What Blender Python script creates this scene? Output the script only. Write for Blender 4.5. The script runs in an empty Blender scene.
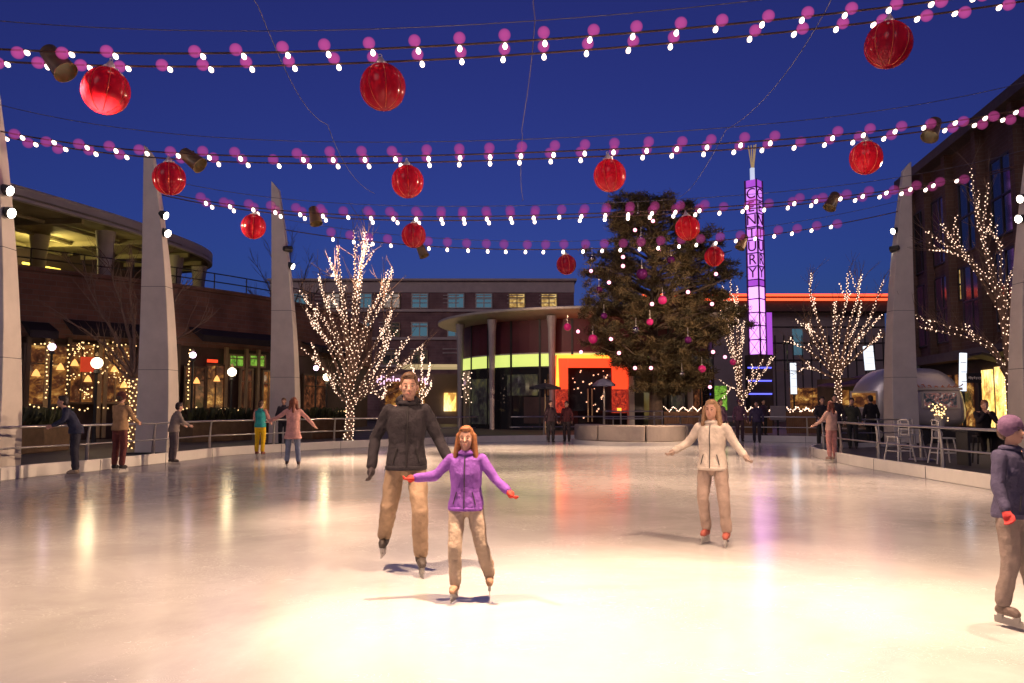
import bpy, bmesh, math, random
import numpy as np
from mathutils import Vector, Matrix, noise as mnoise
random.seed(7)
R = math.radians
sc = bpy.context.scene
COL = sc.collection
PI = math.pi

# ------------------------------------------------------------------ camera
F = 800.0; HOR = 407.0; CAMZ = 1.5
PITCH = math.atan((HOR - 341.5) / F)
cam_d = bpy.data.cameras.new('camera'); cam = bpy.data.objects.new('camera', cam_d); COL.objects.link(cam)
cam.location = (0, 0, CAMZ); cam.rotation_euler = (PI/2 + PITCH, 0, 0)
cam_d.sensor_width = 36; cam_d.lens = F/1024*36; cam_d.clip_end = 2000; cam_d.clip_start = 0.05
sc.camera = cam

def ray(px, py):
    x = (px-512)/F; v = (341.5-py)/F
    c, s = math.cos(PITCH), math.sin(PITCH)
    return Vector((x, c - v*s, s + v*c))
def at(px, py, D):
    """world point seen at a pixel, at forward distance D"""
    d = ray(px, py); t = D/d.y
    return Vector((d.x*t, D, CAMZ + d.z*t))
def onz(px, py, z=0.0):
    d = ray(px, py); t = (z-CAMZ)/d.z
    return Vector((d.x*t, d.y*t, z))

# ------------------------------------------------------------------ materials
def node(nt, t, **kw):
    n = nt.nodes.new(t)
    for k, v in kw.items():
        if k in n.inputs.keys(): n.inputs[k].default_value = v
        else: setattr(n, k, v)
    return n
def mat(name, col, rough=.6, metal=0.0, var=.25, scale=3.0, bump=0.0, emit=None, estr=0.0, spec=None, coat=0.0, sample=True, trans=0.0):
    m = bpy.data.materials.new(name); m.use_nodes = True; nt = m.node_tree
    b = nt.nodes['Principled BSDF']; L = nt.links.new
    b.inputs['Roughness'].default_value = rough; b.inputs['Metallic'].default_value = metal
    if spec is not None: b.inputs['Specular IOR Level'].default_value = spec
    b.inputs['Coat Weight'].default_value = coat; b.inputs['Coat Roughness'].default_value = .14 if name == 'ice' else .03
    b.inputs['Transmission Weight'].default_value = trans
    if var > 0 or bump > 0:
        tc = node(nt, 'ShaderNodeTexCoord')
        n = node(nt, 'ShaderNodeTexNoise', Scale=scale, Detail=6.0, Roughness=.6)
        L(tc.outputs['Object'], n.inputs['Vector'])
        r = node(nt, 'ShaderNodeMapRange'); r.inputs[1].default_value = .3; r.inputs[2].default_value = .7
        r.inputs[3].default_value = 1-var; r.inputs[4].default_value = 1+var
        L(n.outputs['Fac'], r.inputs[0])
        mx = node(nt, 'ShaderNodeMix', data_type='RGBA', blend_type='MULTIPLY'); mx.inputs[0].default_value = 1
        mx.inputs[6].default_value = (*col, 1); L(r.outputs[0], mx.inputs[7])
        L(mx.outputs[2], b.inputs['Base Color'])
        if bump > 0:
            bp = node(nt, 'ShaderNodeBump', Strength=bump, Distance=.02); n2 = node(nt, 'ShaderNodeTexNoise', Scale=scale*6, Detail=4.0)
            L(tc.outputs['Object'], n2.inputs['Vector']); L(n2.outputs['Fac'], bp.inputs['Height']); L(bp.outputs[0], b.inputs['Normal'])
    else:
        b.inputs['Base Color'].default_value = (*col, 1)
    if emit:
        b.inputs['Emission Color'].default_value = (*emit, 1); b.inputs['Emission Strength'].default_value = estr
        if not sample: m.cycles.emission_sampling = 'NONE'
    return m
def brick_mat(name, c1, c2, mortar, bw=.6, rh=.22, var=.3):
    m = mat(name, c1, .85, var=0); nt = m.node_tree; L = nt.links.new; b = nt.nodes['Principled BSDF']
    tc = node(nt, 'ShaderNodeTexCoord'); sp = node(nt, 'ShaderNodeSeparateXYZ'); L(tc.outputs['Object'], sp.inputs[0])
    ad = node(nt, 'ShaderNodeMath', operation='ADD'); L(sp.outputs[0], ad.inputs[0]); L(sp.outputs[1], ad.inputs[1])
    cb = node(nt, 'ShaderNodeCombineXYZ'); L(ad.outputs[0], cb.inputs[0]); L(sp.outputs[2], cb.inputs[1])
    br = node(nt, 'ShaderNodeTexBrick', Scale=1.0); br.inputs['Color1'].default_value = (*c1, 1); br.inputs['Color2'].default_value = (*c2, 1)
    br.inputs['Mortar'].default_value = (*mortar, 1); br.inputs['Mortar Size'].default_value = .012
    br.inputs['Brick Width'].default_value = bw; br.inputs['Row Height'].default_value = rh
    L(cb.outputs[0], br.inputs['Vector'])
    n = node(nt, 'ShaderNodeTexNoise', Scale=.7, Detail=5.0); L(tc.outputs['Object'], n.inputs['Vector'])
    r = node(nt, 'ShaderNodeMapRange'); r.inputs[1].default_value = .3; r.inputs[2].default_value = .7; r.inputs[3].default_value = 1-var; r.inputs[4].default_value = 1+var
    L(n.outputs['Fac'], r.inputs[0])
    mx = node(nt, 'ShaderNodeMix', data_type='RGBA', blend_type='MULTIPLY'); mx.inputs[0].default_value = 1
    L(br.outputs['Color'], mx.inputs[6]); L(r.outputs[0], mx.inputs[7]); L(mx.outputs[2], b.inputs['Base Color'])
    return m
def glow_mat(name, cols, scale, strength, base=(.03,.02,.02), stretch=(1,1,1)):
    """a lit window: patches of interior colour seen through the pane"""
    m = mat(name, base, .1, var=0); nt = m.node_tree; L = nt.links.new; b = nt.nodes['Principled BSDF']
    tc = node(nt, 'ShaderNodeTexCoord'); mp = node(nt, 'ShaderNodeMapping'); mp.inputs['Scale'].default_value = stretch
    L(tc.outputs['Object'], mp.inputs[0])
    n = node(nt, 'ShaderNodeTexVoronoi', Scale=scale*3.2, Randomness=1.0); L(mp.outputs[0], n.inputs['Vector'])
    n2 = node(nt, 'ShaderNodeTexNoise', Scale=scale*1.1, Detail=7.0, Roughness=.68, Distortion=.9); L(mp.outputs[0], n2.inputs['Vector'])
    n3 = node(nt, 'ShaderNodeTexNoise', Scale=scale*6, Detail=3.0, Roughness=.6); L(mp.outputs[0], n3.inputs['Vector'])
    sp = node(nt, 'ShaderNodeSeparateColor'); L(n.outputs['Color'], sp.inputs[0])
    a1 = node(nt, 'ShaderNodeMath', operation='MULTIPLY_ADD'); L(sp.outputs[0], a1.inputs[0]); a1.inputs[1].default_value = .22
    a0 = node(nt, 'ShaderNodeMath', operation='MULTIPLY_ADD'); L(n2.outputs['Fac'], a0.inputs[0]); a0.inputs[1].default_value = 1.9; a0.inputs[2].default_value = -.75
    L(a0.outputs[0], a1.inputs[2])
    av = node(nt, 'ShaderNodeMath', operation='MULTIPLY_ADD'); L(n3.outputs['Fac'], av.inputs[0]); av.inputs[1].default_value = .30; L(a1.outputs[0], av.inputs[2])
    cr = node(nt, 'ShaderNodeValToRGB'); e = cr.color_ramp.elements
    while len(e) < len(cols): e.new(.5)
    for i, c in enumerate(cols): e[i].position = .18 + .64*i/(len(cols)-1); e[i].color = (*c, 1)
    L(av.outputs[0], cr.inputs[0]); L(cr.outputs[0], b.inputs['Emission Color']); b.inputs['Emission Strength'].default_value = strength
    m.cycles.emission_sampling = 'NONE'
    return m

M = {}
M['steel'] = mat('brushed_steel', (.55,.53,.5), .35, .9, var=.1)
M['mast'] = mat('painted_mast', (.70,.64,.57), .5, var=.10, scale=1.6, bump=.05)
M['board'] = mat('white_board', (.78,.75,.68), .45, var=.07, scale=2)
M['pave'] = mat('deck_paving', (.085,.075,.07), .55, var=.3, scale=.6, bump=.2)
M['concrete'] = mat('concrete', (.42,.36,.31), .8, var=.15, scale=2, bump=.2)
M['dark'] = mat('dark_metal', (.03,.03,.032), .5, var=.2)
M['wire'] = mat('wire', (.10,.05,.035), .6, var=0)
M['cable'] = mat('cable', (.13,.12,.16), .5, var=0)
M['bulb'] = mat('lit_bulb', (.9,.8,.7), .4, var=0, emit=(1,.78,.66), estr=4.0)
M['fairy'] = mat('fairy_light', (.9,.8,.7), .4, var=0, emit=(1,.66,.47), estr=2.7, sample=False)
M['fairy2'] = mat('fairy_light_gold', (.9,.8,.5), .4, var=0, emit=(1,.62,.26), estr=2.4, sample=False)
M['flood'] = mat('flood_lens', (.9,.9,.8), .3, var=0, emit=(1,.9,.75), estr=14)
M['canlens'] = mat('can_lens', (.9,.9,.8), .3, var=0, emit=(1,.85,.6), estr=1.5)
M['lampglobe'] = mat('lamp_globe', (.9,.9,.8), .3, var=0, emit=(1,.8,.5), estr=6)
M['lamppink'] = mat('lamp_globe_violet', (.9,.8,.9), .3, var=0, emit=(1,.72,.95), estr=5)
M['cap'] = mat('silver_cap', (.85,.8,.72), .3, .45, var=.1)
M['bark'] = mat('bark', (.10,.07,.05), .9, var=.3, scale=6, bump=.4)
M['barkpale'] = mat('pale_bark', (.20,.13,.10), .85, var=.25, scale=6, bump=.4)
M['glass'] = mat('dark_glass', (.025,.028,.035), .06, var=0, spec=.7)
M['skin'] = mat('skin', (.58,.33,.24), .5, var=.06, scale=8)
M['lamphead'] = mat('lamp_housing', (.16,.10,.045), .45, var=.25, scale=4)

# pink lens ghosts of the bulbs, modelled as translucent glowing balls
def lens_ghost_mat(a0=.34, a1=.16):
    m = bpy.data.materials.new('pink_lens_ghost'); m.use_nodes = True; nt = m.node_tree; nt.nodes.clear(); L = nt.links.new
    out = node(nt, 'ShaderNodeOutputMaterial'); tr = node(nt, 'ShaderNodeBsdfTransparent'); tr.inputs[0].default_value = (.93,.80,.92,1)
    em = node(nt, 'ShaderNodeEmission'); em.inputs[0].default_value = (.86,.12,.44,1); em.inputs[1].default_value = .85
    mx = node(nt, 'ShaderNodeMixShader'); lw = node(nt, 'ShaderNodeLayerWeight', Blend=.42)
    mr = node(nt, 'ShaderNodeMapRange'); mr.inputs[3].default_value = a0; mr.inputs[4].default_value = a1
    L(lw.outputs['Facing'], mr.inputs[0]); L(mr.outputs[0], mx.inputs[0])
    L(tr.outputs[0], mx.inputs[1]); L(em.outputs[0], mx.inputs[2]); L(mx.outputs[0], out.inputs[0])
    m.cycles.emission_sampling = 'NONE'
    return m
M['globe'] = lens_ghost_mat(.44,.04); M['lens_ghost2'] = lens_ghost_mat(.25,.03); M['lens_ghost3'] = lens_ghost_mat(.15,.02)  # lens ghosts of the bulbs; 'globe' is the nearest row's, not a lamp part
def ornament_mat():
    m = mat('red_glass', (.62,.03,.06), .16, var=.15, scale=5, coat=.6); nt = m.node_tree; L = nt.links.new
    b = nt.nodes['Principled BSDF']; out = nt.nodes['Material Output']
    tl = node(nt, 'ShaderNodeBsdfTranslucent'); tl.inputs[0].default_value = (.85,.07,.08,1)
    tr = node(nt, 'ShaderNodeBsdfTransparent'); tr.inputs[0].default_value = (.85,.18,.30,1)
    m1 = node(nt, 'ShaderNodeMixShader'); m1.inputs[0].default_value = .5
    m2 = node(nt, 'ShaderNodeMixShader'); m2.inputs[0].default_value = .42
    L(b.outputs[0], m1.inputs[1]); L(tl.outputs[0], m1.inputs[2]); L(m1.outputs[0], m2.inputs[1]); L(tr.outputs[0], m2.inputs[2]); L(m2.outputs[0], out.inputs[0])
    return m
M['orn'] = ornament_mat()
def ice_mat():
    m = mat('ice', (.74,.72,.70), .16, var=0, spec=1.0, coat=.35); nt = m.node_tree; L = nt.links.new; b = nt.nodes['Principled BSDF']
    tc = node(nt, 'ShaderNodeTexCoord')
    n = node(nt, 'ShaderNodeTexNoise', Scale=.35, Detail=8.0, Roughness=.62, Distortion=.6); L(tc.outputs['Object'], n.inputs['Vector'])
    n2 = node(nt, 'ShaderNodeTexNoise', Scale=7.0, Detail=8.0, Roughness=.7); L(tc.outputs['Object'], n2.inputs['Vector'])
    # skate scratches: thin arcs
    mp = node(nt, 'ShaderNodeMapping'); mp.inputs['Scale'].default_value = (.5,2.2,1); mp.inputs['Rotation'].default_value = (0,0,.35); L(tc.outputs['Object'], mp.inputs[0])
    sc1 = node(nt, 'ShaderNodeTexNoise', Scale=1.1, Detail=2.0, Distortion=2.2); L(mp.outputs[0], sc1.inputs['Vector'])
    wv = node(nt, 'ShaderNodeMath', operation='MULTIPLY'); L(sc1.outputs['Fac'], wv.inputs[0]); wv.inputs[1].default_value = 46.0
    fr = node(nt, 'ShaderNodeMath', operation='FRACT'); L(wv.outputs[0], fr.inputs[0])
    th = node(nt, 'ShaderNodeMath', operation='LESS_THAN'); L(fr.outputs[0], th.inputs[0]); th.inputs[1].default_value = .07
    mk = node(nt, 'ShaderNodeTexNoise', Scale=.9, Detail=3.0); L(tc.outputs['Object'], mk.inputs['Vector'])
    mk2 = node(nt, 'ShaderNodeMapRange'); mk2.inputs[1].default_value=.38; mk2.inputs[2].default_value=.62; L(mk.outputs['Fac'], mk2.inputs[0])
    ms = node(nt, 'ShaderNodeMath', operation='MULTIPLY'); L(th.outputs[0], ms.inputs[0]); L(mk2.outputs[0], ms.inputs[1])
    r1 = node(nt, 'ShaderNodeMapRange'); r1.inputs[1].default_value=.3; r1.inputs[2].default_value=.7; r1.inputs[3].default_value=.46; r1.inputs[4].default_value=.80; L(n.outputs['Fac'], r1.inputs[0])
    a = node(nt, 'ShaderNodeMath', operation='MULTIPLY_ADD'); L(ms.outputs[0], a.inputs[0]); a.inputs[1].default_value=.16; L(r1.outputs[0], a.inputs[2])
    c = node(nt, 'ShaderNodeMix', data_type='RGBA', blend_type='MULTIPLY'); c.inputs[0].default_value=1; c.inputs[6].default_value=(1,.985,.96,1); L(a.outputs[0], c.inputs[7])
    L(c.outputs[2], b.inputs['Base Color'])
    r2 = node(nt, 'ShaderNodeMapRange'); r2.inputs[1].default_value=.3; r2.inputs[2].default_value=.72; r2.inputs[3].default_value=.10; r2.inputs[4].default_value=.20; L(n2.outputs['Fac'], r2.inputs[0])
    a2 = node(nt, 'ShaderNodeMath', operation='MULTIPLY_ADD'); L(ms.outputs[0], a2.inputs[0]); a2.inputs[1].default_value=.2; L(r2.outputs[0], a2.inputs[2])
    L(a2.outputs[0], b.inputs['Roughness'])
    bp = node(nt, 'ShaderNodeBump', Strength=.06, Distance=.02); L(n2.outputs['Fac'], bp.inputs['Height']); L(bp.outputs[0], b.inputs['Normal'])
    return m
M['ice'] = ice_mat()

# ------------------------------------------------------------------ object helpers
W = {}
def tag(o, label=None, cat=None, group=None, kind=None):
    if label: o['label'] = label
    if cat: o['category'] = cat
    if group: o['group'] = group
    if kind: o['kind'] = kind
    return o
def thing(name, label, cat, loc=(0,0,0), rz=0.0, group=None):
    o = bpy.data.objects.new(name, None); COL.objects.link(o); o.empty_display_size = .2
    o.location = loc; o.rotation_euler = (0,0,rz)
    W[o] = Matrix.Translation(loc) @ Matrix.Rotation(rz, 4, 'Z')
    return tag(o, label, cat, group)
class MB:
    def __init__(s): s.bm = bmesh.new()
    def box(s, c, d, rz=0.0, rx=0.0, ry=0.0):
        m = Matrix.Translation(c) @ Matrix.Rotation(rz,4,'Z') @ Matrix.Rotation(ry,4,'Y') @ Matrix.Rotation(rx,4,'X') @ Matrix.Diagonal((d[0],d[1],d[2],1))
        bmesh.ops.create_cube(s.bm, size=1.0, matrix=m); return s
    def ball(s, c, r, u=16, v=10, m=None):
        if not hasattr(r, '__len__'): r = (r,r,r)
        mm = Matrix.Translation(c) @ (m or Matrix()) @ Matrix.Diagonal((*r,1))
        bmesh.ops.create_uvsphere(s.bm, u_segments=u, v_segments=v, radius=1.0, matrix=mm); return s
    def gem(s, c, r):
        bmesh.ops.create_icosphere(s.bm, subdivisions=1, radius=r, matrix=Matrix.Translation(c)); return s
    def tube(s, pts, rad, n=8, cap=True):
        pts = [Vector(p) for p in pts]
        if not hasattr(rad, '__len__'): rad = [rad]*len(pts)
        rings = []; prev = None
        for i, p in enumerate(pts):
            t = (pts[min(i+1,len(pts)-1)] - pts[max(i-1,0)]).normalized()
            if prev is None:
                a = Vector((0,0,1)) if abs(t.z) < .9 else Vector((1,0,0))
                u = t.cross(a).normalized()
            else:
                u = (prev - t*prev.dot(t)); u = u.normalized() if u.length > 1e-6 else t.orthogonal().normalized()
            prev = u; w = t.cross(u)
            rings.append([s.bm.verts.new(p + (u*math.cos(2*PI*k/n) + w*math.sin(2*PI*k/n))*rad[i]) for k in range(n)])
        for a, b in zip(rings, rings[1:]):
            for k in range(n): s.bm.faces.new((a[k], a[(k+1)%n], b[(k+1)%n], b[k]))
        if cap:
            s.bm.faces.new(rings[0][::-1]); s.bm.faces.new(rings[-1])
        return s
    def lathe(s, prof, c=(0,0,0), n=24, ang=(0, 2*PI), m=None):
        full = abs(ang[1]-ang[0]-2*PI) < 1e-6; k_n = n if full else n+1
        mm = Matrix.Translation(c) @ (m or Matrix()); rings = []
        for r, z in prof:
            rings.append([s.bm.verts.new(mm @ Vector((r*math.cos(ang[0]+(ang[1]-ang[0])*k/n), r*math.sin(ang[0]+(ang[1]-ang[0])*k/n), z))) for k in range(k_n)])
        for a, b in zip(rings, rings[1:]):
            for k in range(n if full else n): s.bm.faces.new((a[k], a[(k+1)%k_n], b[(k+1)%k_n], b[k]))
        return s
    def quad(s, *p):
        s.bm.faces.new([s.bm.verts.new(Vector(q)) for q in p]); return s
    def prism(s, poly, z0, z1):
        a = [s.bm.verts.new((x,y,z0)) for x,y in poly]; b = [s.bm.verts.new((x,y,z1)) for x,y in poly]; n = len(poly)
        s.bm.faces.new(a[::-1]); s.bm.faces.new(b)
        for k in range(n): s.bm.faces.new((a[k], a[(k+1)%n], b[(k+1)%n], b[k]))
        return s
    def loft(s, secs):
        rings = [[s.bm.verts.new(p) for p in q] for q in secs]; n = len(rings[0])
        for a, b in zip(rings, rings[1:]):
            for k in range(n): s.bm.faces.new((a[k], a[(k+1)%n], b[(k+1)%n], b[k]))
        s.bm.faces.new(rings[0][::-1]); s.bm.faces.new(rings[-1]); return s
    def wall(s, path, z0, z1, th):
        """a wall of thickness th along a plan polyline"""
        P = [Vector((p[0],p[1])) for p in path]; L_, R_ = [], []
        for i, p in enumerate(P):
            t = (P[min(i+1,len(P)-1)] - P[max(i-1,0)]).normalized(); nrm = Vector((-t.y, t.x))
            L_.append(p); R_.append(p + nrm*th)
        secs = [[(l.x,l.y,z0),(r.x,r.y,z0),(r.x,r.y,z1),(l.x,l.y,z1)] for l, r in zip(L_, R_)]
        return s.loft(secs)
    def build(s, name, m, parent=None, world=True, smooth=False, ang=None, loc=None):
        bmesh.ops.recalc_face_normals(s.bm, faces=s.bm.faces[:])
        if parent is not None and world: s.bm.transform(W[parent].inverted())
        me = bpy.data.meshes.new(name); s.bm.to_mesh(me); s.bm.free()
        if smooth:
            for p in me.polygons: p.use_smooth = True
            if ang: me.set_sharp_from_angle(angle=R(ang))
        if m: me.materials.append(m)
        o = bpy.data.objects.new(name, me); COL.objects.link(o)
        if parent is not None: o.parent = parent; W[o] = W[parent]
        else: W[o] = Matrix()
        if loc is not None:
            o.location = loc
        return o
def bevel(o, w, seg=2):
    b = o.modifiers.new('bevel', 'BEVEL'); b.width = w; b.segments = seg; b.limit_method = 'ANGLE'; b.angle_limit = R(40)
    return o
def struct(o): o['kind'] = 'structure'; return o
def dupchild(src, parent, loc, rot=None, scale=None):
    c = src.copy(); COL.objects.link(c); c.parent = parent; c.location = loc
    if rot is not None: c.rotation_euler = rot
    if scale is not None: c.scale = scale
    return c
def text(body, m, parent, loc, rot, size, name='lettering', ext=.02):
    cu = bpy.data.curves.new(name, 'FONT'); cu.body = body; cu.size = size; cu.extrude = ext; cu.align_x = 'CENTER'; cu.align_y = 'CENTER'
    tmp = bpy.data.objects.new('lettering_source', cu); COL.objects.link(tmp); bpy.context.view_layer.update()
    me = bpy.data.meshes.new_from_object(tmp.evaluated_get(bpy.context.evaluated_depsgraph_get())); bpy.data.objects.remove(tmp)
    me.materials.clear(); me.materials.append(m); o = bpy.data.objects.new(name, me); COL.objects.link(o)
    mw = Matrix.Translation(loc) @ rot.to_4x4()
    o.parent = parent; mm = W[parent].inverted() @ mw; o.matrix_local = mm; W[o] = mw
    return o
def spot(name, loc, target, power, size_deg, blend=.6, col=(1,.65,.43), rad=.12, parent=None):
    l = bpy.data.lights.new(name, 'SPOT'); l.energy = power; l.spot_size = R(size_deg); l.spot_blend = blend; l.color = col; l.shadow_soft_size = rad
    o = bpy.data.objects.new(name, l); COL.objects.link(o); o.location = loc
    d = Vector(target) - Vector(loc); o.rotation_euler = d.to_track_quat('-Z', 'Y').to_euler()
    return o
def smoothpath(pts, n=6):
    """Catmull-Rom through points"""
    P = [Vector(p) for p in pts]; P = [P[0]*2-P[1]] + P + [P[-1]*2-P[-2]]; out = []
    for i in range(1, len(P)-2):
        for k in range(n):
            t = k/n; a,b,c,d = P[i-1],P[i],P[i+1],P[i+2]
            out.append(.5*((2*b) + (c-a)*t + (2*a-5*b+4*c-d)*t*t + (3*b-a-3*c+d)*t**3))
    out.append(P[-2]); return out

# ------------------------------------------------------------------ ground, ice
DECK = .12
mb = MB(); mb.quad((-900,-300,-.02),(900,-300,-.02),(900,1500,-.02),(-900,1500,-.02)); struct(mb.build('ground', M['pave']))
left_px = [(0,481),(100,470.5),(190,460),(230,455.5),(330,449),(386,446.5),(480,442.5),(580,441)]
LW = [Vector((-10.6,-14,0)), Vector((-10.6,0,0)), Vector((-10.5,9,0))] + [onz(*p) for p in left_px]
far_end = [Vector((7.5,35.6,0)), Vector((10.5,35.0,0)), Vector((13.2,33.5,0)), Vector((14.4,31.5,0)), Vector((14.2,29.2,0)), Vector((12.4,27.9,0))]
RW = [Vector((10.5,27.2,0)), Vector((9.75,26.2,0)), Vector((9.25,24.8,0)), Vector((8.9,23,0)), Vector((8.72,20.5,0)), Vector((8.7,17,0)), Vector((8.7,13,0)), Vector((8.7,5,0)), Vector((8.7,-14,0))]
def v2(l): return [Vector((p.x,p.y,0)) for p in l]
rink = smoothpath(v2(LW) + far_end + RW, 6)
i_l = (len(LW)-2)*6; i_f = (len(LW)+len(far_end)-1)*6
path_left = rink[:i_l+1]; path_far = rink[i_l:i_f+1]; path_right = rink[i_f:]
mb = MB(); mb.bm.faces.new([mb.bm.verts.new((p.x,p.y,0.0)) for p in rink]); struct(mb.build('ice_rink', M['ice']))
# raised deck round the rink (a ring)
mb = MB(); outer = [Vector((-60,-14,0)), Vector((-60,70,0)), Vector((60,70,0)), Vector((60,-14,0))]
def deck_ring():
    inner = []
    for i, p in enumerate(rink):
        t = (rink[min(i+1,len(rink)-1)] - rink[max(i-1,0)]).normalized(); inner.append(p + Vector((-t.y,t.x,0))*.10)
    vi = [mb.bm.verts.new((p.x,p.y,DECK)) for p in inner]
    vo = []
    for p in inner:
        c = Vector((0,16,0)); d = (p-c); k = 55/max(abs(d.x),abs(d.y)*.9, .1); q = c + d*k
        vo.append(mb.bm.verts.new((q.x, max(q.y,-14) if p.y>-13.9 else -14, DECK)))
    for a in range(len(vi)-1):
        mb.bm.faces.new((vi[a],vo[a],vo[a+1],vi[a+1]))
deck_ring(); struct(mb.build('deck_pavement', M['pave']))

# ------------------------------------------------------------------ dasher boards and railings
def boards(path, label):
    t = thing('rink_barrier', label, 'barrier', (path[0].x,path[0].y,0))
    m = MB(); m.wall(path, 0.0, .27, .09); o = bevel(m.build('board_panel', M['board'], t), .012)
    m = MB(); acc = 0
    for a, b in zip(path, path[1:]):
        acc += (b-a).length
        if acc > 2.4:
            acc = 0; d = (b-a).normalized(); nrm = Vector((-d.y,d.x,0)); c = b - nrm*.001
            m.box((c.x,c.y,.13), (.012,.008,.25), math.atan2(d.y,d.x))
    m.build('joint', M['dark'], t)
    return t
boards(path_left, 'long white rink barrier curving along the left side of the ice')
boards(path_far, 'shadowed rink barrier across the far end of the ice behind the concrete bench')
boards(path_right, 'white rink barrier along the right side of the ice below the chairs')
def offset(path, d):
    out = []
    for i, p in enumerate(path):
        t = (path[min(i+1,len(path)-1)] - path[max(i-1,0)]).normalized(); out.append(p + Vector((-t.y,t.x,0))*d)
    return out
def railing(path, label, step=2.6, m_=None):
    m_ = m_ or M['steel']
    t = thing('guard_railing', label, 'railing', (path[0].x,path[0].y,DECK))
    base = offset(path, .35)
    for z in (1.07, .62):
        mm = MB(); off = 0 if z < 1 else -.12
        q = offset(path, .35+off)
        mm.tube([(p.x,p.y,z) for p in q], .028 if z > 1 else .02, 8); mm.build('rail', m_, t, smooth=True)
    acc = step*.6
    for i in range(1, len(base)):
        acc += (base[i]-base[i-1]).length
        if acc >= step:
            acc = 0; p = base[i]; d = (base[i]-base[i-1]).normalized(); nrm = Vector((-d.y,d.x,0))
            mm = MB(); pts = []
            for k in range(7):
                u = k/6; pts.append((p.x + nrm.x*(.10*math.sin(PI*u*.5+.2) - .12*u), p.y + nrm.y*(.10*math.sin(PI*u*.5+.2) - .12*u), DECK + (1.05-DECK)*u))
            mm.tube(pts, [.05,.045,.04,.036,.032,.028,.026], 6)
            mm.box((p.x,p.y,DECK+.03),(.16,.16,.05), math.atan2(d.y,d.x)); mm.build('post', m_, t)
    return t
railing([p for p in path_left if p.y > 8], 'steel two bar guard railing behind the left rink barrier')
railing(path_far[2:], 'steel two bar guard railing behind the far rink barrier', m_=M['steel'])
railing([p for p in path_right if p.y > 4], 'steel two bar guard railing in front of the white chairs')

# ------------------------------------------------------------------ masts
def mast(xo, y, side, z_top, label, w0=.95):
    """outer edge nearly plumb, inner edge bowed; side=+1 when the rink lies to +x"""
    t = thing('light_mast', label, 'mast', (xo,y,DECK), group='tall tapered masts round the rink')
    m = MB(); secs = []
    for k in range(13):
        u = k/12; z = DECK + (z_top-DECK)*u
        w = w0*(1-u**1.6)+.30*u; th = .85*(1-u)+.22*u
        lean = -side*.004*z*6*u
        x0 = xo + lean; x1 = xo + lean + side*w; tip = (.0 if u < 1 else 0)
        secs.append([(x0,y-th/2,z+tip),(x1,y-th/2,z),(x1,y+th/2,z),(x0,y+th/2,z)])
    # sheared tip
    secs[-1] = [(p[0],p[1],p[2]+(.35 if abs(p[0]-secs[-1][0][0])<1e-6 else 0)) for p in secs[-1]]
    m.loft(secs); bevel(m.build('mast_blade', M['mast'], t), .02)
    m = MB(); m.box((xo+side*w0/2,y,DECK+.03),(w0+.3,1.15,.06)); m.build('base_plate', M['dark'], t)
    for zz in (2.6, 5.1):
        m = MB(); u = (zz-DECK)/(z_top-DECK); w = w0*(1-u**1.6)+.30*u; th = .85*(1-u)+.22*u
        m.box((xo-side*.004*zz*6*u+side*w/2,y,zz),(w+.006,th+.006,.012)); m.build('seam', M['dark'], t)
    return t
def inner_x(xo, side, z, z_top, w0=.95):
    u = (z-DECK)/(z_top-DECK); w = w0*(1-u**1.6)+.30*u
    return xo - side*.004*z*6*u + side*w
MASTS = [  # outer x, y, side, top z
    (-12.15, 18, 1, 9.6, 'nearest left mast, pale and cropped by the frame'),
    (-11.05, 24, 1, 9.15, 'pale tapered mast behind the tan jacketed skater at the left railing'),
    (-8.95, 30, 1, 9.75, 'slim tapered mast behind the skater in the pink coat'),
    (15.0, 30, -1, 10.5, 'grey tapered mast in front of the silver trailer'),
    (15.5, 23.2, -1, 9.8, 'right edge mast beside the lit shop windows'),
]
for xo,y,s,zt,lb in MASTS: mast(xo,y,s,zt,lb)
fl_i = 0
def floodlight(p, side, label, target, power):
    t = thing('floodlight', label, 'floodlight', p, group='floodlights fixed to the masts')
    d = (Vector(target)-Vector(p)).normalized(); q = d.to_track_quat('Z','Y').to_matrix().to_4x4()
    mm = Matrix.Translation(p) @ q
    m = MB(); m.lathe([(0,-.26),(.09,-.26),(.12,-.1),(.13,.02),(.13,.05),(.115,.05)], n=16, m=mm); m.build('housing', M['dark'], t, smooth=True, ang=40)
    m = MB(); m.lathe([(0,.07),(.06,.066),(.115,.04)], n=16, m=mm); m.build('lens', M['flood'], t, smooth=True)
    m = MB(); m.box(Vector(p)-Vector((side*.16,0,0)),(.3,.05,.05)); m.build('bracket', M['dark'], t)
    return spot('flood_beam', Vector(p)+d*.2, target, power, 60, 1.0)
FL = [(0,6.42,'upper'),(0,5.9,'lower'),(1,7.3,'upper'),(1,6.75,'lower'),(2,7.45,'upper'),(2,6.8,'lower'),(3,8.15,'upper'),(3,7.45,'lower'),(4,7.6,'upper'),(4,7.0,'lower')]  # right edge mast's pair is added out of frame to brighten the left boards
nm = ['nearest left mast','mast behind the tan jacketed skater','mast behind the pink coat skater','mast in front of the silver trailer','right edge mast, an added unseen lamp']
TG = {0:((8.7,15,.2),(8.7,12,.2)),1:((8.7,20,.2),(4,17,.2)),2:((5,42,7.5),(6,26,.2)),3:((-9.5,22,.2),(5.5,42,5.5)),4:((-10.2,16,.2),(-10.4,13,.2))}
PW = {0:(2600,1800),1:(2200,1500),2:(6000,1500),3:(8000,6500),4:(8500,6500)}
for i,z,w in FL:
    xo,y,s,zt,_ = MASTS[i]; k = 0 if w=='upper' else 1
    floodlight((inner_x(xo,s,z,zt)+s*.12, y-.1, z), s, f'{w} lit floodlight on the {nm[i]}', TG[i][k], PW[i][k])

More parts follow.
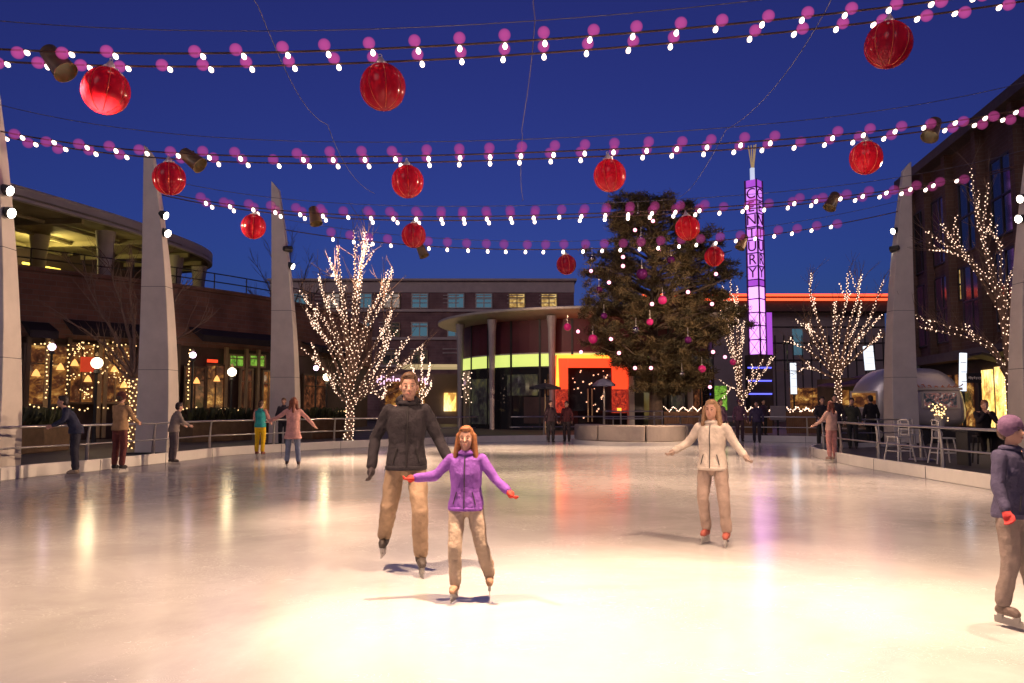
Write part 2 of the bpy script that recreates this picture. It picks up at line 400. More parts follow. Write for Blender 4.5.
# ------------------------------------------------------------------ strings of lights
bulb_m = MB(); bulb_m.lathe([(0,-.19),(.04,-.18),(.062,-.14),(.066,-.11),(.055,-.07),(.034,-.03),(.03,0)], n=10); BULB = bulb_m.build('bulb', M['bulb'], None, smooth=True)
sk = MB(); sk.lathe([(0,.045),(.03,.04),(.034,0),(.036,-.03)], n=8); SOCK = sk.build('socket', M['wire'], None, smooth=True)
gl = MB(); gl.ball((0,0,.13),.115,16,12); gl.lathe([(.045,.035),(.03,.0)], n=10); LENS_GHOST = gl.build('globe', M['globe'], None, smooth=True)  # ball imitates the lens ghost above each bulb, not a lamp part
GD = {12.5:LENS_GHOST.data}
for d_,k_ in ((18.0,'lens_ghost2'),(24.0,'lens_ghost3'),(30.0,'lens_ghost3')):
    GD[d_] = LENS_GHOST.data.copy(); GD[d_].materials[0] = M[k_]
first = [True]
ROWS = [
 (12.5, [(-60,46),(28,50),(110,52),(195,54.5),(282,53),(370,49),(462,44),(557,38),(655,31),(757,22),(809,17),(918,3),(1000,-8),(1080,-20)], 'nearest', 2, .70),
 (18.0, [(-40,122),(0,132),(64,141),(118,149),(174,153),(231,156),(318,157),(409,156),(505,153),(605,149.5),(705,144),(773,141),(841,135),(913,127),(992,114),(1060,102)], 'second nearest', 2, .72),
 (24.0, [(152,190),(180,196),(212,202),(280,210.5),(345,215),(443,217.5),(513,215),(588,213),(688,209),(767,204.5),(845,197),(898,189.5),(953,178),(1030,163)], 'third', 2, .72),
 (30.0, [(281,229),(310,234),(339,237.5),(395,244),(470,248.5),(548,249.3),(629,247),(713,242),(795,231),(836,224),(905,210)], 'farthest', 1, .73),
]
ROWF = {}
for D, pts, nm_, nw, stp in ROWS:
    w = [at(px,py,D) for px,py in pts]; xs = np.array([p.x for p in w]); zs = np.array([p.z for p in w])
    cf = np.polyfit(xs, zs, 4); ROWF[D] = cf
    f = lambda x, cf=cf: float(np.polyval(cf, x))
    x0, x1 = xs[0], xs[-1]
    # which x-range carries bulbs
    xa = {12.5:x0, 18.0:x0, 24.0:at(205,200,24).x, 30.0:at(333,240,30).x}[D]; xb = {12.5:x1,18.0:x1,24.0:at(975,180,24).x,30.0:at(842,240,30).x}[D]
    for k in range(nw):
        yy = D + .5*k
        t = thing('light_string', f'{nm_} string of lights with lens ghosts over the ice' + ('' if nw == 1 else (', front wire of its pair' if k == 0 else ', back wire of its pair')), 'string lights', ((x0+x1)/2, yy, f((x0+x1)/2)), group='strings of lights with lens ghosts over the rink')
        m = MB(); m.tube([(x0+(x1-x0)*i/60, yy, f(x0+(x1-x0)*i/60)) for i in range(61)], .018, 5); m.build('wire', M['wire'], t)
        n = int((xb-xa)/stp); c = t.location
        for i in range(n+1):
            x = xa + stp*i + random.uniform(-.035,.035)
            if random.random() < .05: continue
            p = Vector((x, yy, f(x))) - c
            ry = .085*x/ (D/14) + random.uniform(-.12,.12); rx = random.uniform(-.15,.15)
            s_ = .62 + (D-12.5)*.016
            if first[0]:
                first[0] = False; b = BULB; b.parent = t; b.location = p; s2 = SOCK; s2.parent = b; g = LENS_GHOST; g.parent = b
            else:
                b = dupchild(BULB, t, p); s2 = dupchild(SOCK, b, (0,0,0)); g = dupchild(LENS_GHOST, b, (0,0,0)); g.data = GD[D]
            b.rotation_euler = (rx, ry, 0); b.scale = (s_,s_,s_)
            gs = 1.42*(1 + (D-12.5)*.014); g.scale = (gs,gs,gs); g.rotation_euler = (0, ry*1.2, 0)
    # support cable above
    t = thing('support_cable', f'thin grey support cable just above the {nm_} string of lights', 'cable', (0,D,f(0)+.3))
    m = MB(); up = lambda x: f(x)+.30+.0022*(x-(x0+x1)/2)**2*(1 if D<20 else .3)
    m.tube([(x0+(x1-x0)*i/40, D-.05, up(x0+(x1-x0)*i/40)) for i in range(41)], .008, 4); m.build('cable_strand', M['cable'], t)
    ROWF[('up',D)] = up
# cross cables running away from the camera
for X,lb in ((-4.2,'thin cable sagging in swags across the light strings, left of centre'),(.3,'thin cable sagging in swags across the light strings near the middle'),(5.0,'faint thin cable sagging in swags across the light strings, right of centre')):
    t = thing('cross_cable', lb, 'cable', (X,12.4,9)); m = MB()
    Ds = [7.0,12.5,18.0,24.0]; zz = [9.6] + [ROWF[('up',d)](X) for d in Ds[1:]]; pts = []
    for a in range(3):
        for i in range(12):
            u = i/12; pts.append((X+.08*math.sin(a*2+u*3), Ds[a]+(Ds[a+1]-Ds[a])*u, zz[a]*(1-u)+zz[a+1]*u - .55*4*u*(1-u)*.6))
    pts.append((X,24.0,zz[3])); m.tube(pts, .007, 4); m.build('cable_strand', M['cable'], t)

# ------------------------------------------------------------------ red baubles
def bauble_mesh():
    m = MB(); n = 64; rings = []
    for j in range(25):
        ph = PI*j/24
        ring = []
        for k in range(n):
            th = 2*PI*k/n; rib = 1 - .055*(1-abs(math.sin(4*th)))**2*math.sin(ph)**.6
            r = .375*rib*(math.sin(ph)) ; ring.append(m.bm.verts.new((r*math.cos(th), r*math.sin(th), -.38-.385*math.cos(PI-ph)*-1*(1.0))))
        rings.append(ring)
    for a,b in zip(rings,rings[1:]):
        for k in range(n): m.bm.faces.new((a[k],a[(k+1)%n],b[(k+1)%n],b[k]))
    bmesh.ops.remove_doubles(m.bm, verts=m.bm.verts[:], dist=.0005)
    return m
def rib_mesh():
    m = MB()
    for k in range(8):
        th = PI/4*k
        m.tube([(.358*math.sin(PI*j/14)*math.cos(th), .358*math.sin(PI*j/14)*math.sin(th), -.38+.386*math.cos(PI*j/14)) for j in range(1,14)], .006, 4)
    m.tube([(.352*math.cos(2*PI*k/32), .352*math.sin(2*PI*k/32), -.42) for k in range(33)], .004, 4)
    return m
def cap_mesh():
    m = MB(); m.lathe([(.0,.14),(.03,.135),(.05,.10),(.075,.06),(.085,-.01),(.11,-.03)], n=12)
    for k in range(6): m.ball((.10*math.cos(k*PI/3), .10*math.sin(k*PI/3), .0), .035, 8, 6)
    m.tube([(.03*math.cos(a*PI/6), 0, .16+.03*math.sin(a*PI/6)) for a in range(13)], .008, 5)
    return m
M['rib'] = mat('gold_rib', (.85,.30,.12), .3, .5, var=.2)
BA = [ (12.5,[(110,62),(381,56),(889,16)],'nearest'), (18.0,[(169,158),(407,161),(608,154),(866,136)],'second nearest'), (24.0,[(254.5,211),(414,219),(686,212.5)],'third'), (30.0,[(565,252),(713.5,246)],'farthest')]
BALL = None
ORD = {3:['leftmost','middle','rightmost'],4:['leftmost','second from left','third from left','rightmost'],2:['left hand','right hand']}
for D,l,nmr in BA:
    for i,(px,py) in enumerate(l):
        p = at(px,py,D+.25); p.z = float(np.polyval(ROWF[D], p.x)) - .16 
        oo = ORD[len(l)][i]
        t = thing('red_bauble', f'large red ribbed glass bauble, {oo} of those on the {nmr} light string', 'bauble', p, random.uniform(0,1), 'large red baubles hanging from the light strings')
        t.rotation_euler = (random.uniform(-.12,.12), random.uniform(-.12,.12), random.uniform(0,1.5))
        if BALL is None:
            BALL = [bauble_mesh().build('glass_ball', M['orn'], t, world=False, smooth=True), rib_mesh().build('rib', M['rib'], t, world=False), cap_mesh().build('cap', M['cap'], t, world=False, smooth=True, ang=40)]
        else:
            for s_ in BALL: dupchild(s_, t, (0,0,0))

# ------------------------------------------------------------------ hanging spotlights on the strings
HL = [(12.5,58,63,'nearest light string, at far left'),(18.0,193,160,'second nearest light string, beside a red bauble'),(24.0,315,217,'third light string above the lit tree'),(30.0,422,251,'farthest light string below a red bauble'),
      (18.0,932,130,'second nearest light string, at right'),(24.0,832,202,'third light string left of the grey mast'),(30.0,742,243,'farthest light string beside the purple tower')]
HB = []
for D,px,py,lb in HL:
    p = at(px,py,D+.25); tx = 1.5 - p.x*.2
    target = {58:(-1.1,11.3,0),193:(1.8,16.6,0),315:(-4,22.5,0),422:(0,29,0),932:(5.4,15,0),832:(5.5,22,0),742:(5,29,0)}[px]
    t = thing('hanging_spotlight', f'dark brown can spotlight hanging from the {lb}', 'spotlight', p, group='can spotlights hung on the light strings')
    d = (Vector(target)-p).normalized(); q = d.to_track_quat('Z','Y').to_matrix().to_4x4(); mm = Matrix.Translation(p) @ q
    m = MB(); m.lathe([(0,-.34),(.10,-.34),(.14,-.3),(.16,-.12),(.19,.22),(.2,.24),(.19,.24),(.15,-.1),(0,-.2)], n=18, m=mm); m.build('housing', M['lamphead'], t, smooth=True, ang=40)
    m = MB(); m.lathe([(0,-.1),(.13,-.1)], n=18, m=mm); m.build('lens', M['canlens'], t)
    m = MB(); zt = float(np.polyval(ROWF[D], p.x)); m.tube([(p.x,p.y,p.z+.1),(p.x,p.y,max(zt,p.z+.22))], .02, 6); m.build('hanger', M['dark'], t)
    HB.append((px, spot('spot_beam', p+d*.28, target, 1000, {58:34,193:34,932:50}.get(px,55), 1.0)))

ADDED_NEAR = []  # unseen row over the camera, added to make the bright foreground pool
for X,lb,tg in ((-2.6,'left','x'),(1.2,'middle','x'),(4.6,'right','x')):
    p = Vector((X,5.6,7.6)); target = {-2.6:(-2.4,8.0,0),1.2:(1.35,5.6,0),4.6:(4.4,8.6,0)}[X]
    t = thing('hanging_spotlight', f'unseen can spotlight added over the near ice, {lb} one of its row', 'spotlight', p, group='can spotlights hung on the light strings')
    d = (Vector(target)-p).normalized(); q = d.to_track_quat('Z','Y').to_matrix().to_4x4(); mm = Matrix.Translation(p) @ q
    m = MB(); m.lathe([(0,-.34),(.10,-.34),(.14,-.3),(.16,-.12),(.19,.22),(.2,.24),(.19,.24),(.15,-.1),(0,-.2)], n=18, m=mm); m.build('housing', M['lamphead'], t, smooth=True, ang=40)
    m = MB(); m.lathe([(0,-.1),(.13,-.1)], n=18, m=mm); m.build('lens', M['canlens'], t)
    ADDED_NEAR.append(spot('spot_beam', p+d*.28, target, {-2.6:4800,1.2:8400,4.6:3400}[X], {-2.6:84,1.2:62,4.6:74}[X], 1.0))
# ------------------------------------------------------------------ sky, sun
wd = bpy.data.worlds.new('World'); sc.world = wd; wd.use_nodes = True; nt = wd.node_tree; bg = nt.nodes['Background']
sky = nt.nodes.new('ShaderNodeTexSky'); sky.sky_type = 'NISHITA'; sky.sun_disc = False
sky.sun_elevation = R(-2.0); sky.sun_rotation = R(0); sky.ozone_density = 6.0
tint = nt.nodes.new('ShaderNodeMix'); tint.data_type = 'RGBA'; tint.blend_type = 'MULTIPLY'; tint.inputs[0].default_value = 1; tint.inputs[7].default_value = (1.45,.95,.88,1)
nt.links.new(sky.outputs[0], tint.inputs[6]); nt.links.new(tint.outputs[2], bg.inputs[0]); bg.inputs[1].default_value = .85

sun = bpy.data.lights.new('sun', 'SUN'); sun.energy = .42; sun.angle = R(30); sun.color = (1,.80,.78); so = bpy.data.objects.new('sun', sun); COL.objects.link(so); so.rotation_euler = (R(62),0,R(-25))

# ================================================================== BUILDINGS
UP = Vector((0,0,1))
def face_rot(n):
    """rotation whose local XY plane is a vertical face with outward normal n (text reads upright)"""
    n = Vector(n).normalized(); x = UP.cross(n).normalized()
    return Matrix((x, UP, n)).transposed()
M['brick'] = brick_mat('brown_brick', (.24,.115,.085), (.19,.095,.07), (.2,.15,.13))
M['brickdark'] = brick_mat('dark_brick', (.12,.065,.055), (.10,.055,.045), (.13,.10,.09))
M['brick2'] = brick_mat('plum_brick', (.27,.15,.14), (.22,.12,.115), (.28,.2,.19), bw=.9, rh=.3)
M['beige'] = mat('beige_stone', (.58,.47,.42), .8, var=.12, scale=1.2)
M['cream'] = mat('cream_render', (.62,.57,.50), .7, var=.1, scale=.8)
M['soffit'] = mat('olive_soffit', (.34,.30,.16), .7, var=.3, scale=.7)
M['awning'] = mat('dark_awning', (.022,.014,.018), .8, var=.3)
M['darkwall'] = mat('dark_wall', (.085,.055,.05), .7, var=.3, scale=.7)
M['redpanel'] = mat('dark_red_panel', (.10,.02,.03), .5, var=.12, scale=1)
M['frame'] = mat('window_frame', (.10,.06,.04), .5, var=.1)
M['frame_l'] = mat('pale_window_frame', (.42,.30,.17), .5, var=.1)
M['limeglow'] = mat('lime_lit_panel', (.5,.55,.2), .4, var=.1, scale=.5, emit=(.72,.86,.20), estr=.95)
M['neonred'] = mat('neon_red', (.8,.05,.02), .4, var=0, emit=(1,.07,.02), estr=1.25)
M['neonorange'] = mat('neon_orange', (.8,.3,.05), .4, var=0, emit=(1,.32,.03), estr=2.6)
M['neonline'] = mat('neon_roof_line', (.8,.1,.05), .4, var=0, emit=(1,.10,.035), estr=2.2)
M['blueneon'] = mat('neon_blue', (.1,.1,.8), .4, var=0, emit=(.12,.13,1), estr=2.2)
M['shop'] = glow_mat('warm_shop_interior', [(.03,.01,.005),(.10,.03,.012),(.36,.14,.03),(.95,.55,.15)], .9, .8, stretch=(1,1,1.2))
M['shopdim'] = glow_mat('dim_shop_interior', [(.01,.005,.004),(.05,.018,.008),(.16,.05,.02),(.35,.12,.04)], 1.4, .7)
M['shopbright'] = glow_mat('bright_shop_interior', [(.35,.16,.03),(.9,.55,.13),(1,.78,.30),(1,.85,.5)], .9, 2.0, stretch=(1,1,.5))
M['shopgreen'] = glow_mat('green_lit_pane', [(.05,.10,.02),(.2,.45,.04),(.35,.6,.1)], 2.5, .9)
M['officedim'] = glow_mat('dim_office_interior', [(.006,.006,.008),(.02,.018,.02),(.05,.05,.03),(.10,.085,.03)], .8, .7)
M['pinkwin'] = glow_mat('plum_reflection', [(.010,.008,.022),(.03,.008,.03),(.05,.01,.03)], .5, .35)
M['whitesign'] = mat('white_lit_sign', (.9,.9,.95), .4, var=0, emit=(.80,.88,1), estr=1.25)
M['lilac'] = mat('lilac_lit_panel', (.6,.3,.7), .4, var=.1, scale=2, emit=(.60,.21,.86), estr=1.3)
M['lilac2'] = mat('bright_lilac_lit_panel', (.7,.4,.8), .4, var=.1, scale=2, emit=(.82,.32,.95), estr=1.9)
M['violet'] = mat('violet_panel', (.3,.08,.5), .5, var=.2, emit=(.40,.07,.62), estr=1.0)
M['letter'] = mat('letter_plum', (.16,.01,.10), .5, var=0)
M['towerframe'] = mat('tower_frame', (.10,.03,.12), .5, var=0)
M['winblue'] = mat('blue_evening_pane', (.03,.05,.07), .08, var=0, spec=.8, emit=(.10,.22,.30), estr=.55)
M['winwarm'] = glow_mat('warm_flat_window', [(.25,.12,.03),(.8,.5,.15),(1,.75,.35)], 1.2, .8)
M['winpale'] = mat('blind_window', (.3,.27,.25), .5, var=.1, emit=(.40,.33,.28), estr=.5)

M['strip'] = mat('yellow_strip_light', (.8,.7,.2), .4, var=0, emit=(1,.75,.10), estr=2.0)
M['pendant'] = mat('amber_pendant', (.6,.3,.1), .5, var=0, emit=(1,.45,.12), estr=1.6)
# ---- left restaurant with a roof deck
rl = thing('restaurant_building', 'dark brick restaurant on the left with a curved pale canopy over its roof deck', 'building', (-19,33,DECK))
FW = [(-27,25.5),(-23,28.8),(-19.6,32.2),(-16.2,36),(-13.4,40),(-11.6,44),(-10.6,49),(-10.2,58)]
FWs = [ (p.x,p.y) for p in smoothpath([(a,b,0) for a,b in FW], 5)]
m = MB(); m.wall(FWs, 4.35, 7.05, .4); m.build('upper_wall', M['brick'], rl)
m = MB(); m.wall([(p.x,p.y) for p in offset([Vector((a,b,0)) for a,b in FWs], .25)], DECK, 4.35, .3); m.build('lower_wall', M['darkwall'], rl)
m = MB(); m.wall([(p.x,p.y) for p in offset([Vector((a,b,0)) for a,b in FWs], -.1)], 7.05, 7.2, .6); m.build('coping', M['brick'], rl)
m = MB(); m.prism([(a,b) for a,b in FWs] + [(-40,58),(-40,25)], 7.0, 7.04); m.build('roof_deck', M['darkwall'], rl)
m = MB()
for z in (7.55, 7.95):
    m.tube([(a,b,z) for a,b in FWs], .03, 5)
for i in range(0, len(FWs), 2):
    a,b = FWs[i]; m.tube([(a,b,7.2),(a,b,7.95)], .03, 5)
m.build('deck_railing', M['dark'], rl)
# canopy: fascia ring following a bowed plan
CE = [(-20.5,24.5),(-18.9,29.0),(-17.3,34),(-16.3,39),(-16.2,42.2),(-17.0,44.6),(-18.8,46.2),(-22,47)]
CEs = [(p.x,p.y) for p in smoothpath([(a,b,0) for a,b in CE], 6)]
m = MB(); m.prism(CEs + [(-34,47),(-34,24)], 9.42, 9.50); m.build('canopy_soffit', M['soffit'], rl)
m = MB(); m.wall(CEs, 9.30, 9.78, .22); m.build('canopy_fascia', M['cream'], rl)
m = MB(); m.prism(CEs + [(-34,47),(-34,24)], 9.79, 9.86); m.build('canopy_roof', M['cream'], rl)
m = MB()
for i in range(6, len(CEs)-8, 5):
    a,b = CEs[i]; m.box((a-5.5,b+.6,9.30),(10,.18,.22), -.12)
for k in range(3):
    m.tube([(p.x,p.y,9.3) for p in offset([Vector((a,b,0)) for a,b in CEs[:-8]], 2.2+k*2.4)], .09, 6)
m.build('canopy_beam', M['soffit'], rl)
def deck_column(px, py0, py1, D):
    a = at(px,py1,D); m = MB(); zt = 9.30
    m.lathe([(.0,7.04),(.30,7.05),(.27,7.5),(.32,8.4),(.40,9.1),(.42,9.3),(.0,9.3)], c=(a.x,a.y,0), n=14); m.build('deck_column', M['cream'], rl, smooth=True, ang=40)
for px,D in ((38,36),(104,35.2),(175,41),(199,44)): deck_column(px,222,275,D)
# back wall of the deck and its yellow strip lights
m = MB(); m.wall([(-31,28),(-24.5,38),(-20,46)], 7.04, 9.4, .2); m.build('deck_back_wall', M['darkwall'], rl)
for px0,px1,py in ((23,40,263),(44,60,267)):
    m = MB(); p0 = at(px0,py,37.0); p1 = at(px1,py+3,38.5); m.tube([p0,p1], .06, 6); m.build('strip_light', M['strip'], rl)
l = bpy.data.lights.new('deck_lamp','POINT'); l.energy = 260; l.color = (1,.8,.3); l.shadow_soft_size=.2; lo = bpy.data.objects.new('deck_lamp', l); COL.objects.link(lo); lo.location = at(42,256,36.5)
# facade helper: a rectangle on the facade curve between two pixel columns
def fpoint(px, out=.06):
    """where the view ray of a pixel column meets the left facade, pushed out a little"""
    d = ray(px, 380); best = None
    for (ax,ay),(bx,by) in zip(FWs, FWs[1:]):
        ex,ey = bx-ax, by-ay; den = d.x*ey - d.y*ex
        if abs(den) < 1e-9: continue
        t = (ax*ey - ay*ex)/den; s_ = ((ax*d.y - ay*d.x))/den
        if 0 <= s_ <= 1 and t > 0 and (best is None or t < best[0]): best = (t, Vector((ex,ey,0)).normalized())
    t, tg = best; n = Vector((tg.y,-tg.x,0)); p = Vector((d.x*t,d.y*t,0)) + n*out
    return p, n
def zpx(py, D): return CAMZ + at(512,py,D).z - CAMZ
def fpane(name, px0, px1, py0, py1, mt, out=.08, parent=None, frame=None, th=.06):
    p0,n0 = fpoint(px0,out); p1,n1 = fpoint(px1,out); D = (p0.y+p1.y)/2
    z1, z0 = at(512,py0,D).z, at(512,py1,D).z; d = (p1-p0); c = (p0+p1)/2; rz = math.atan2(d.y,d.x)
    if frame:
        m = MB(); w = .09; Lh = d.length
        def bar(u0,u1,za,zb):
            cc = p0 + d*((u0+u1)/2); m.box((cc.x,cc.y,(za+zb)/2),(Lh*(u1-u0),.14,zb-za), rz)
        e = w/Lh
        bar(-e,1+e,z1,z1+w); bar(-e,1+e,z0-w,z0); bar(-e,0,z0,z1); bar(1,1+e,z0,z1); bar(.5-e*.3,.5+e*.3,z0,z1); bar(0,.5-e*.3,z0+(z1-z0)*.68,z0+(z1-z0)*.68+w*.6); bar(.5+e*.3,1,z0+(z1-z0)*.68,z0+(z1-z0)*.68+w*.6)
        fo = m.build('window', frame, parent or rl); par = fo
    else: par = parent or rl
    m = MB(); m.box((c.x,c.y,(z0+z1)/2),(d.length,th,z1-z0), rz); return m.build(name, mt, par)
fpane('pane', 24, 66, 346, 404, M['shop'], frame=M['frame'])
fpane('pane', 68, 92, 345, 402, M['shop'], frame=M['frame'])
fpane('pane', 100, 128, 347, 402, M['shop'], frame=M['frame_l'])
fpane('pane', 146, 172, 350, 405, M['shopdim'], frame=M['frame'])
fpane('pane', 184, 203, 368, 408, M['shopdim'], frame=M['frame'])
fpane('pane', 206, 222, 366, 408, M['shop'], frame=M['frame'])
fpane('pane', 228, 241, 356, 366, M['shopgreen'], frame=M['frame_l'])
fpane('pane', 248, 262, 356, 366, M['shopgreen'], frame=M['frame_l'])
fpane('pane', 240, 250, 370, 408, M['shopdim'], frame=M['frame_l'])
fpane('pane', 262, 271, 372, 410, M['shop'], frame=M['frame_l'])
fpane('pane', 302, 325, 376, 410, M['shopdim'], frame=M['frame'])
fpane('open_sign', 203, 213, 359.5, 362.5, M['neonred'], out=.3)
fpane('wall_art', 78, 93, 357, 372, M['neonred'] if False else mat('red_lit_artwork', (.4,.04,.02), .5, var=.3, scale=3, emit=(.75,.06,.02), estr=.6), out=.22)
# awnings
def awning(px0, px1, py0, py1, dep=1.3):
    p0,n0 = fpoint(px0,.0); p1,n1 = fpoint(px1,.0); D=(p0.y+p1.y)/2; zt = at(512,py0,D).z; zb = at(512,py1,D).z
    m = MB(); a0,a1 = p0+n0*.03, p1+n1*.03; b0,b1 = p0+n0*dep, p1+n1*dep
    m.loft([[(a0.x,a0.y,zt-.05),(a0.x,a0.y,zt),(b0.x,b0.y,zb+.3),(b0.x,b0.y,zb)],[(a1.x,a1.y,zt-.05),(a1.x,a1.y,zt),(b1.x,b1.y,zb+.3),(b1.x,b1.y,zb)]])
    m.build('awning', M['awning'], rl)
for a in ((18,46,322,340),(60,140,322,339),(186,268,331,346),(300,340,345,356)): awning(*a)
# warm string lights outlining the shopfront
def lights_on(pts, gap, size, name, mt, parent, jit=.04, swag=0):
    m = MB(); acc = 0
    for a,b in zip(pts, pts[1:]):
        a,b = Vector(a),Vector(b); L_ = (b-a).length; n = max(1,int(L_/gap))
        for i in range(n):
            u = i/n; p = a.lerp(b,u); p.z -= swag*4*u*(1-u); m.gem(p + Vector((random.uniform(-jit,jit),random.uniform(-jit,jit),random.uniform(-jit,jit))), size*random.uniform(.8,1.2))
    o = m.build(name, mt, parent); o['kind'] = 'stuff'; return o
def fpp(px, py, out=.55):
    p,n = fpoint(px,out); p.z = at(512,py,p.y).z; return p
segs = [[(30,343),(37,346),(44,341)],[(52,347)]]
M['pilaster'] = M['frame_l']
pts = []
for L_ in ([(29,344),(48,342)],[(46,343),(46,405)],[(42,346),(42,402)],[(63,345),(62,402)],[(78,342),(92,346),(106,343),(124,346),(138,345)],[(139,347),(139,375)],[(26,405),(40,409),(60,406),(80,410),(100,407),(112,410)],[(75,375),(90,372),(94,382),(80,392),(92,400)],[(106,350),(112,360),(120,352),(128,366),(118,376),(126,390)],[(182,350),(182,402)],[(178,409),(190,407),(200,411)],[(208,411),(222,408),(240,411)],[(312,411),(326,412),(345,410)],[(282,385),(285,408)]):
    lights_on([fpp(*q) for q in L_], .17, .034, 'fairy_lights', M['fairy2'], rl, .035)
rq = random.Random(21)
for k in range(16):
    px = rq.uniform(66,136); py = rq.choice([rq.uniform(346,356), rq.uniform(372,398)]); q = [(px,py)]
    for j in range(5): px += rq.uniform(-5,6); py += rq.uniform(-5,5); q.append((px,py))
    lights_on([fpp(a_,b_,rq.uniform(.35,.7)) for a_,b_ in q], .15, .026, 'fairy_lights', M['fairy2'], rl, .05)
for px,py in ((34,372),(58,366),(72,362),(86,378),(112,368),(122,384),(158,372),(214,378),(194,380)):
    m = MB(); p,n_ = fpoint(px,.22); p.z = at(512,py,p.y).z; m.lathe([(.02,.12),(.10,.0),(.16,-.16),(0,-.16)], c=p, n=10); m.build('pendant_lamp', M['pendant'], rl)
for px in (26,45,67,98,104,131,143,176,224,244,256,270):
    p,n_ = fpoint(px,.12); m = MB(); m.box((p.x,p.y,2.3),(.16,.16,4.2),math.atan2(n_.y,n_.x)); m.build('pilaster', M['frame'] if px in (26,67,131,176) else M['frame_l'], rl)
# low planter boxes and tables in front of the restaurant
for px0,px1,D,lb in ((8,58,23.5,'brown timber planter box behind the railing beside the nearest left mast'),(186,246,31.5,'dark low planter box behind the railing left of the yellow trousers'),(305,345,34.5,'dark planter box behind the railing at the foot of the lit tree')):
    a,b = at(px0,430,D), at(px1,430,D+2.5); d = b-a; c=(a+b)/2
    t = thing('planter_box', lb, 'planter', (c.x,c.y,DECK)); m = MB(); rz = math.atan2(d.y,d.x)
    m.box((c.x,c.y,DECK+.42),(d.length,.8,.84), rz); bevel(m.build('box', mat('planter_wood', (.13,.08,.045), .7, var=.3, scale=3) , t), .03)
    m = MB()
    for k in range(260):
        u = random.random(); q = a.lerp(b,u); q.z = DECK+.84
        h = random.uniform(.1,.55); e = Vector((random.uniform(-.35,.35),random.uniform(-.35,.35),0)); w = Vector((random.uniform(-.05,.05),random.uniform(-.05,.05),0))
        m.quad(q+e*.7-w, q+e*.7+w, q+e*1.2+w+UP*h, q+e*1.2-w+UP*h)
    m.build('plant', mat('shrub_leaves', (.04,.05,.02), .6, var=.3), t)

# ---- street lamps with globes
SL = [(97,363,30,.36,'lampglobe','warm globe lamp on a dark post before the left shopfront'),(52,347,31,.24,'lamppink','small violet white globe lamp left of the warm globe, beside the nearest mast'),(193,355,36,.24,'lamppink','small violet white globe lamp by the dark wall right of the tan jacketed skater'),(232,372,36.5,.34,'lampglobe','warm globe lamp below the green lit panes'),(327,377,42,.36,'lampglobe','warm globe lamp left of the lit tree trunk'),(316,368,44,.24,'lamppink','bluish globe lamp beside the warm globe left of the lit tree')]
for px,py,D,r,mt,lb in SL:
    p = at(px,py,D); t = thing('street_lamp', lb, 'street lamp', (p.x,p.y,DECK), group='globe street lamps')
    m = MB(); m.tube([(p.x,p.y,DECK),(p.x,p.y,DECK+.5),(p.x,p.y,p.z-r*.8)], [.11,.06,.05], 8); m.lathe([(0,p.z-r-.05),(.12,p.z-r-.02),(.10,p.z-r*.7)], c=(p.x,p.y,0), n=10); m.build('post', M['dark'], t)
    m = MB(); m.ball(p, r*.58, 16, 10); m.build('globe', M[mt], t, smooth=True)
    m = MB(); m.lathe([(.08,p.z+r*.75),(.05,p.z+r*1.05),(0,p.z+r*1.25)], c=(p.x,p.y,0), n=8); m.build('finial', M['frame_l'], t)
    if r > .3:
        l = bpy.data.lights.new('lamp_glow','POINT'); l.energy = 16; l.color=(1,.75,.4); l.shadow_soft_size=.25; o = bpy.data.objects.new('lamp_glow', l); COL.objects.link(o); o.location = p + Vector((0,-r*1.1,0))

# ---- centre apartment block
D = 88.0
ap = thing('apartment_building', 'plum brick apartment block with beige bands beyond the pavilion', 'building', (-8,D,DECK))
x0 = at(270,300,D).x; x1 = at(574,300,D).x; zt = at(512,281,D).z
def Z(py): return at(512,py,D).z
m = MB(); m.box(((x0+x1)/2,D+6,(DECK+Z(292.5))/2),(x1-x0,12,Z(292.5)-DECK)); m.build('wall', M['brick2'], ap)
m = MB(); m.box(((x0+x1)/2,D+6,(Z(292.5)+zt)/2),(x1-x0+.1,12.1,zt-Z(292.5))); m.box(((x0+x1)/2,D+6,zt+.12),(x1-x0+.6,12.6,.24)); m.build('parapet', M['beige'], ap)
m = MB()
for py in (310.5, 338.5, 366):
    m.box(((x0+x1)/2,D-.06,Z(py)),(x1-x0+.05,.2,.28))
for py in (295.5,299,303,322.5,326,349,353):
    xx = x0
    for px in range(275,575,32):
        a = at(px+8,300,D).x; b = at(px+24,300,D).x
        if b < x1: m.box(((a+b)/2,D-.03,Z(py)),(b-a,.12,.10))
m.build('stone_band', M['beige'], ap)
def flat_window(xc, za, zb, w, pane):
    m = MB(); y = D-.04
    for dx in (-w/2, 0, w/2): m.box((xc+dx,y,(za+zb)/2),(.12,.2,zb-za))
    for z in (za, zb, za+(zb-za)*.72): m.box((xc,y-.004,z),(w+.12,.2,.11))
    f_ = m.build('window', M['frame_l'] if pane!='winblue' else M['cream'], ap)
    m = MB(); m.box((xc,D-.02,(za+zb)/2),(w,.06,zb-za)); m.build('pane', M[pane], f_)
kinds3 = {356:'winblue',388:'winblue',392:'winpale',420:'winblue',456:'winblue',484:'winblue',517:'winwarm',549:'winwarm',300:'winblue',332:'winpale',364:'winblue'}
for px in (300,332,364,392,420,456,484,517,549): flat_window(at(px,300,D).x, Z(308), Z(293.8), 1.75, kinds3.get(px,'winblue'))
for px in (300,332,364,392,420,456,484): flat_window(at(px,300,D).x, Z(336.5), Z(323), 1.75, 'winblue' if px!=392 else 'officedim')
for px in (332,364,392,420): flat_window(at(px,300,D).x, Z(364), Z(351), 1.75, 'officedim')
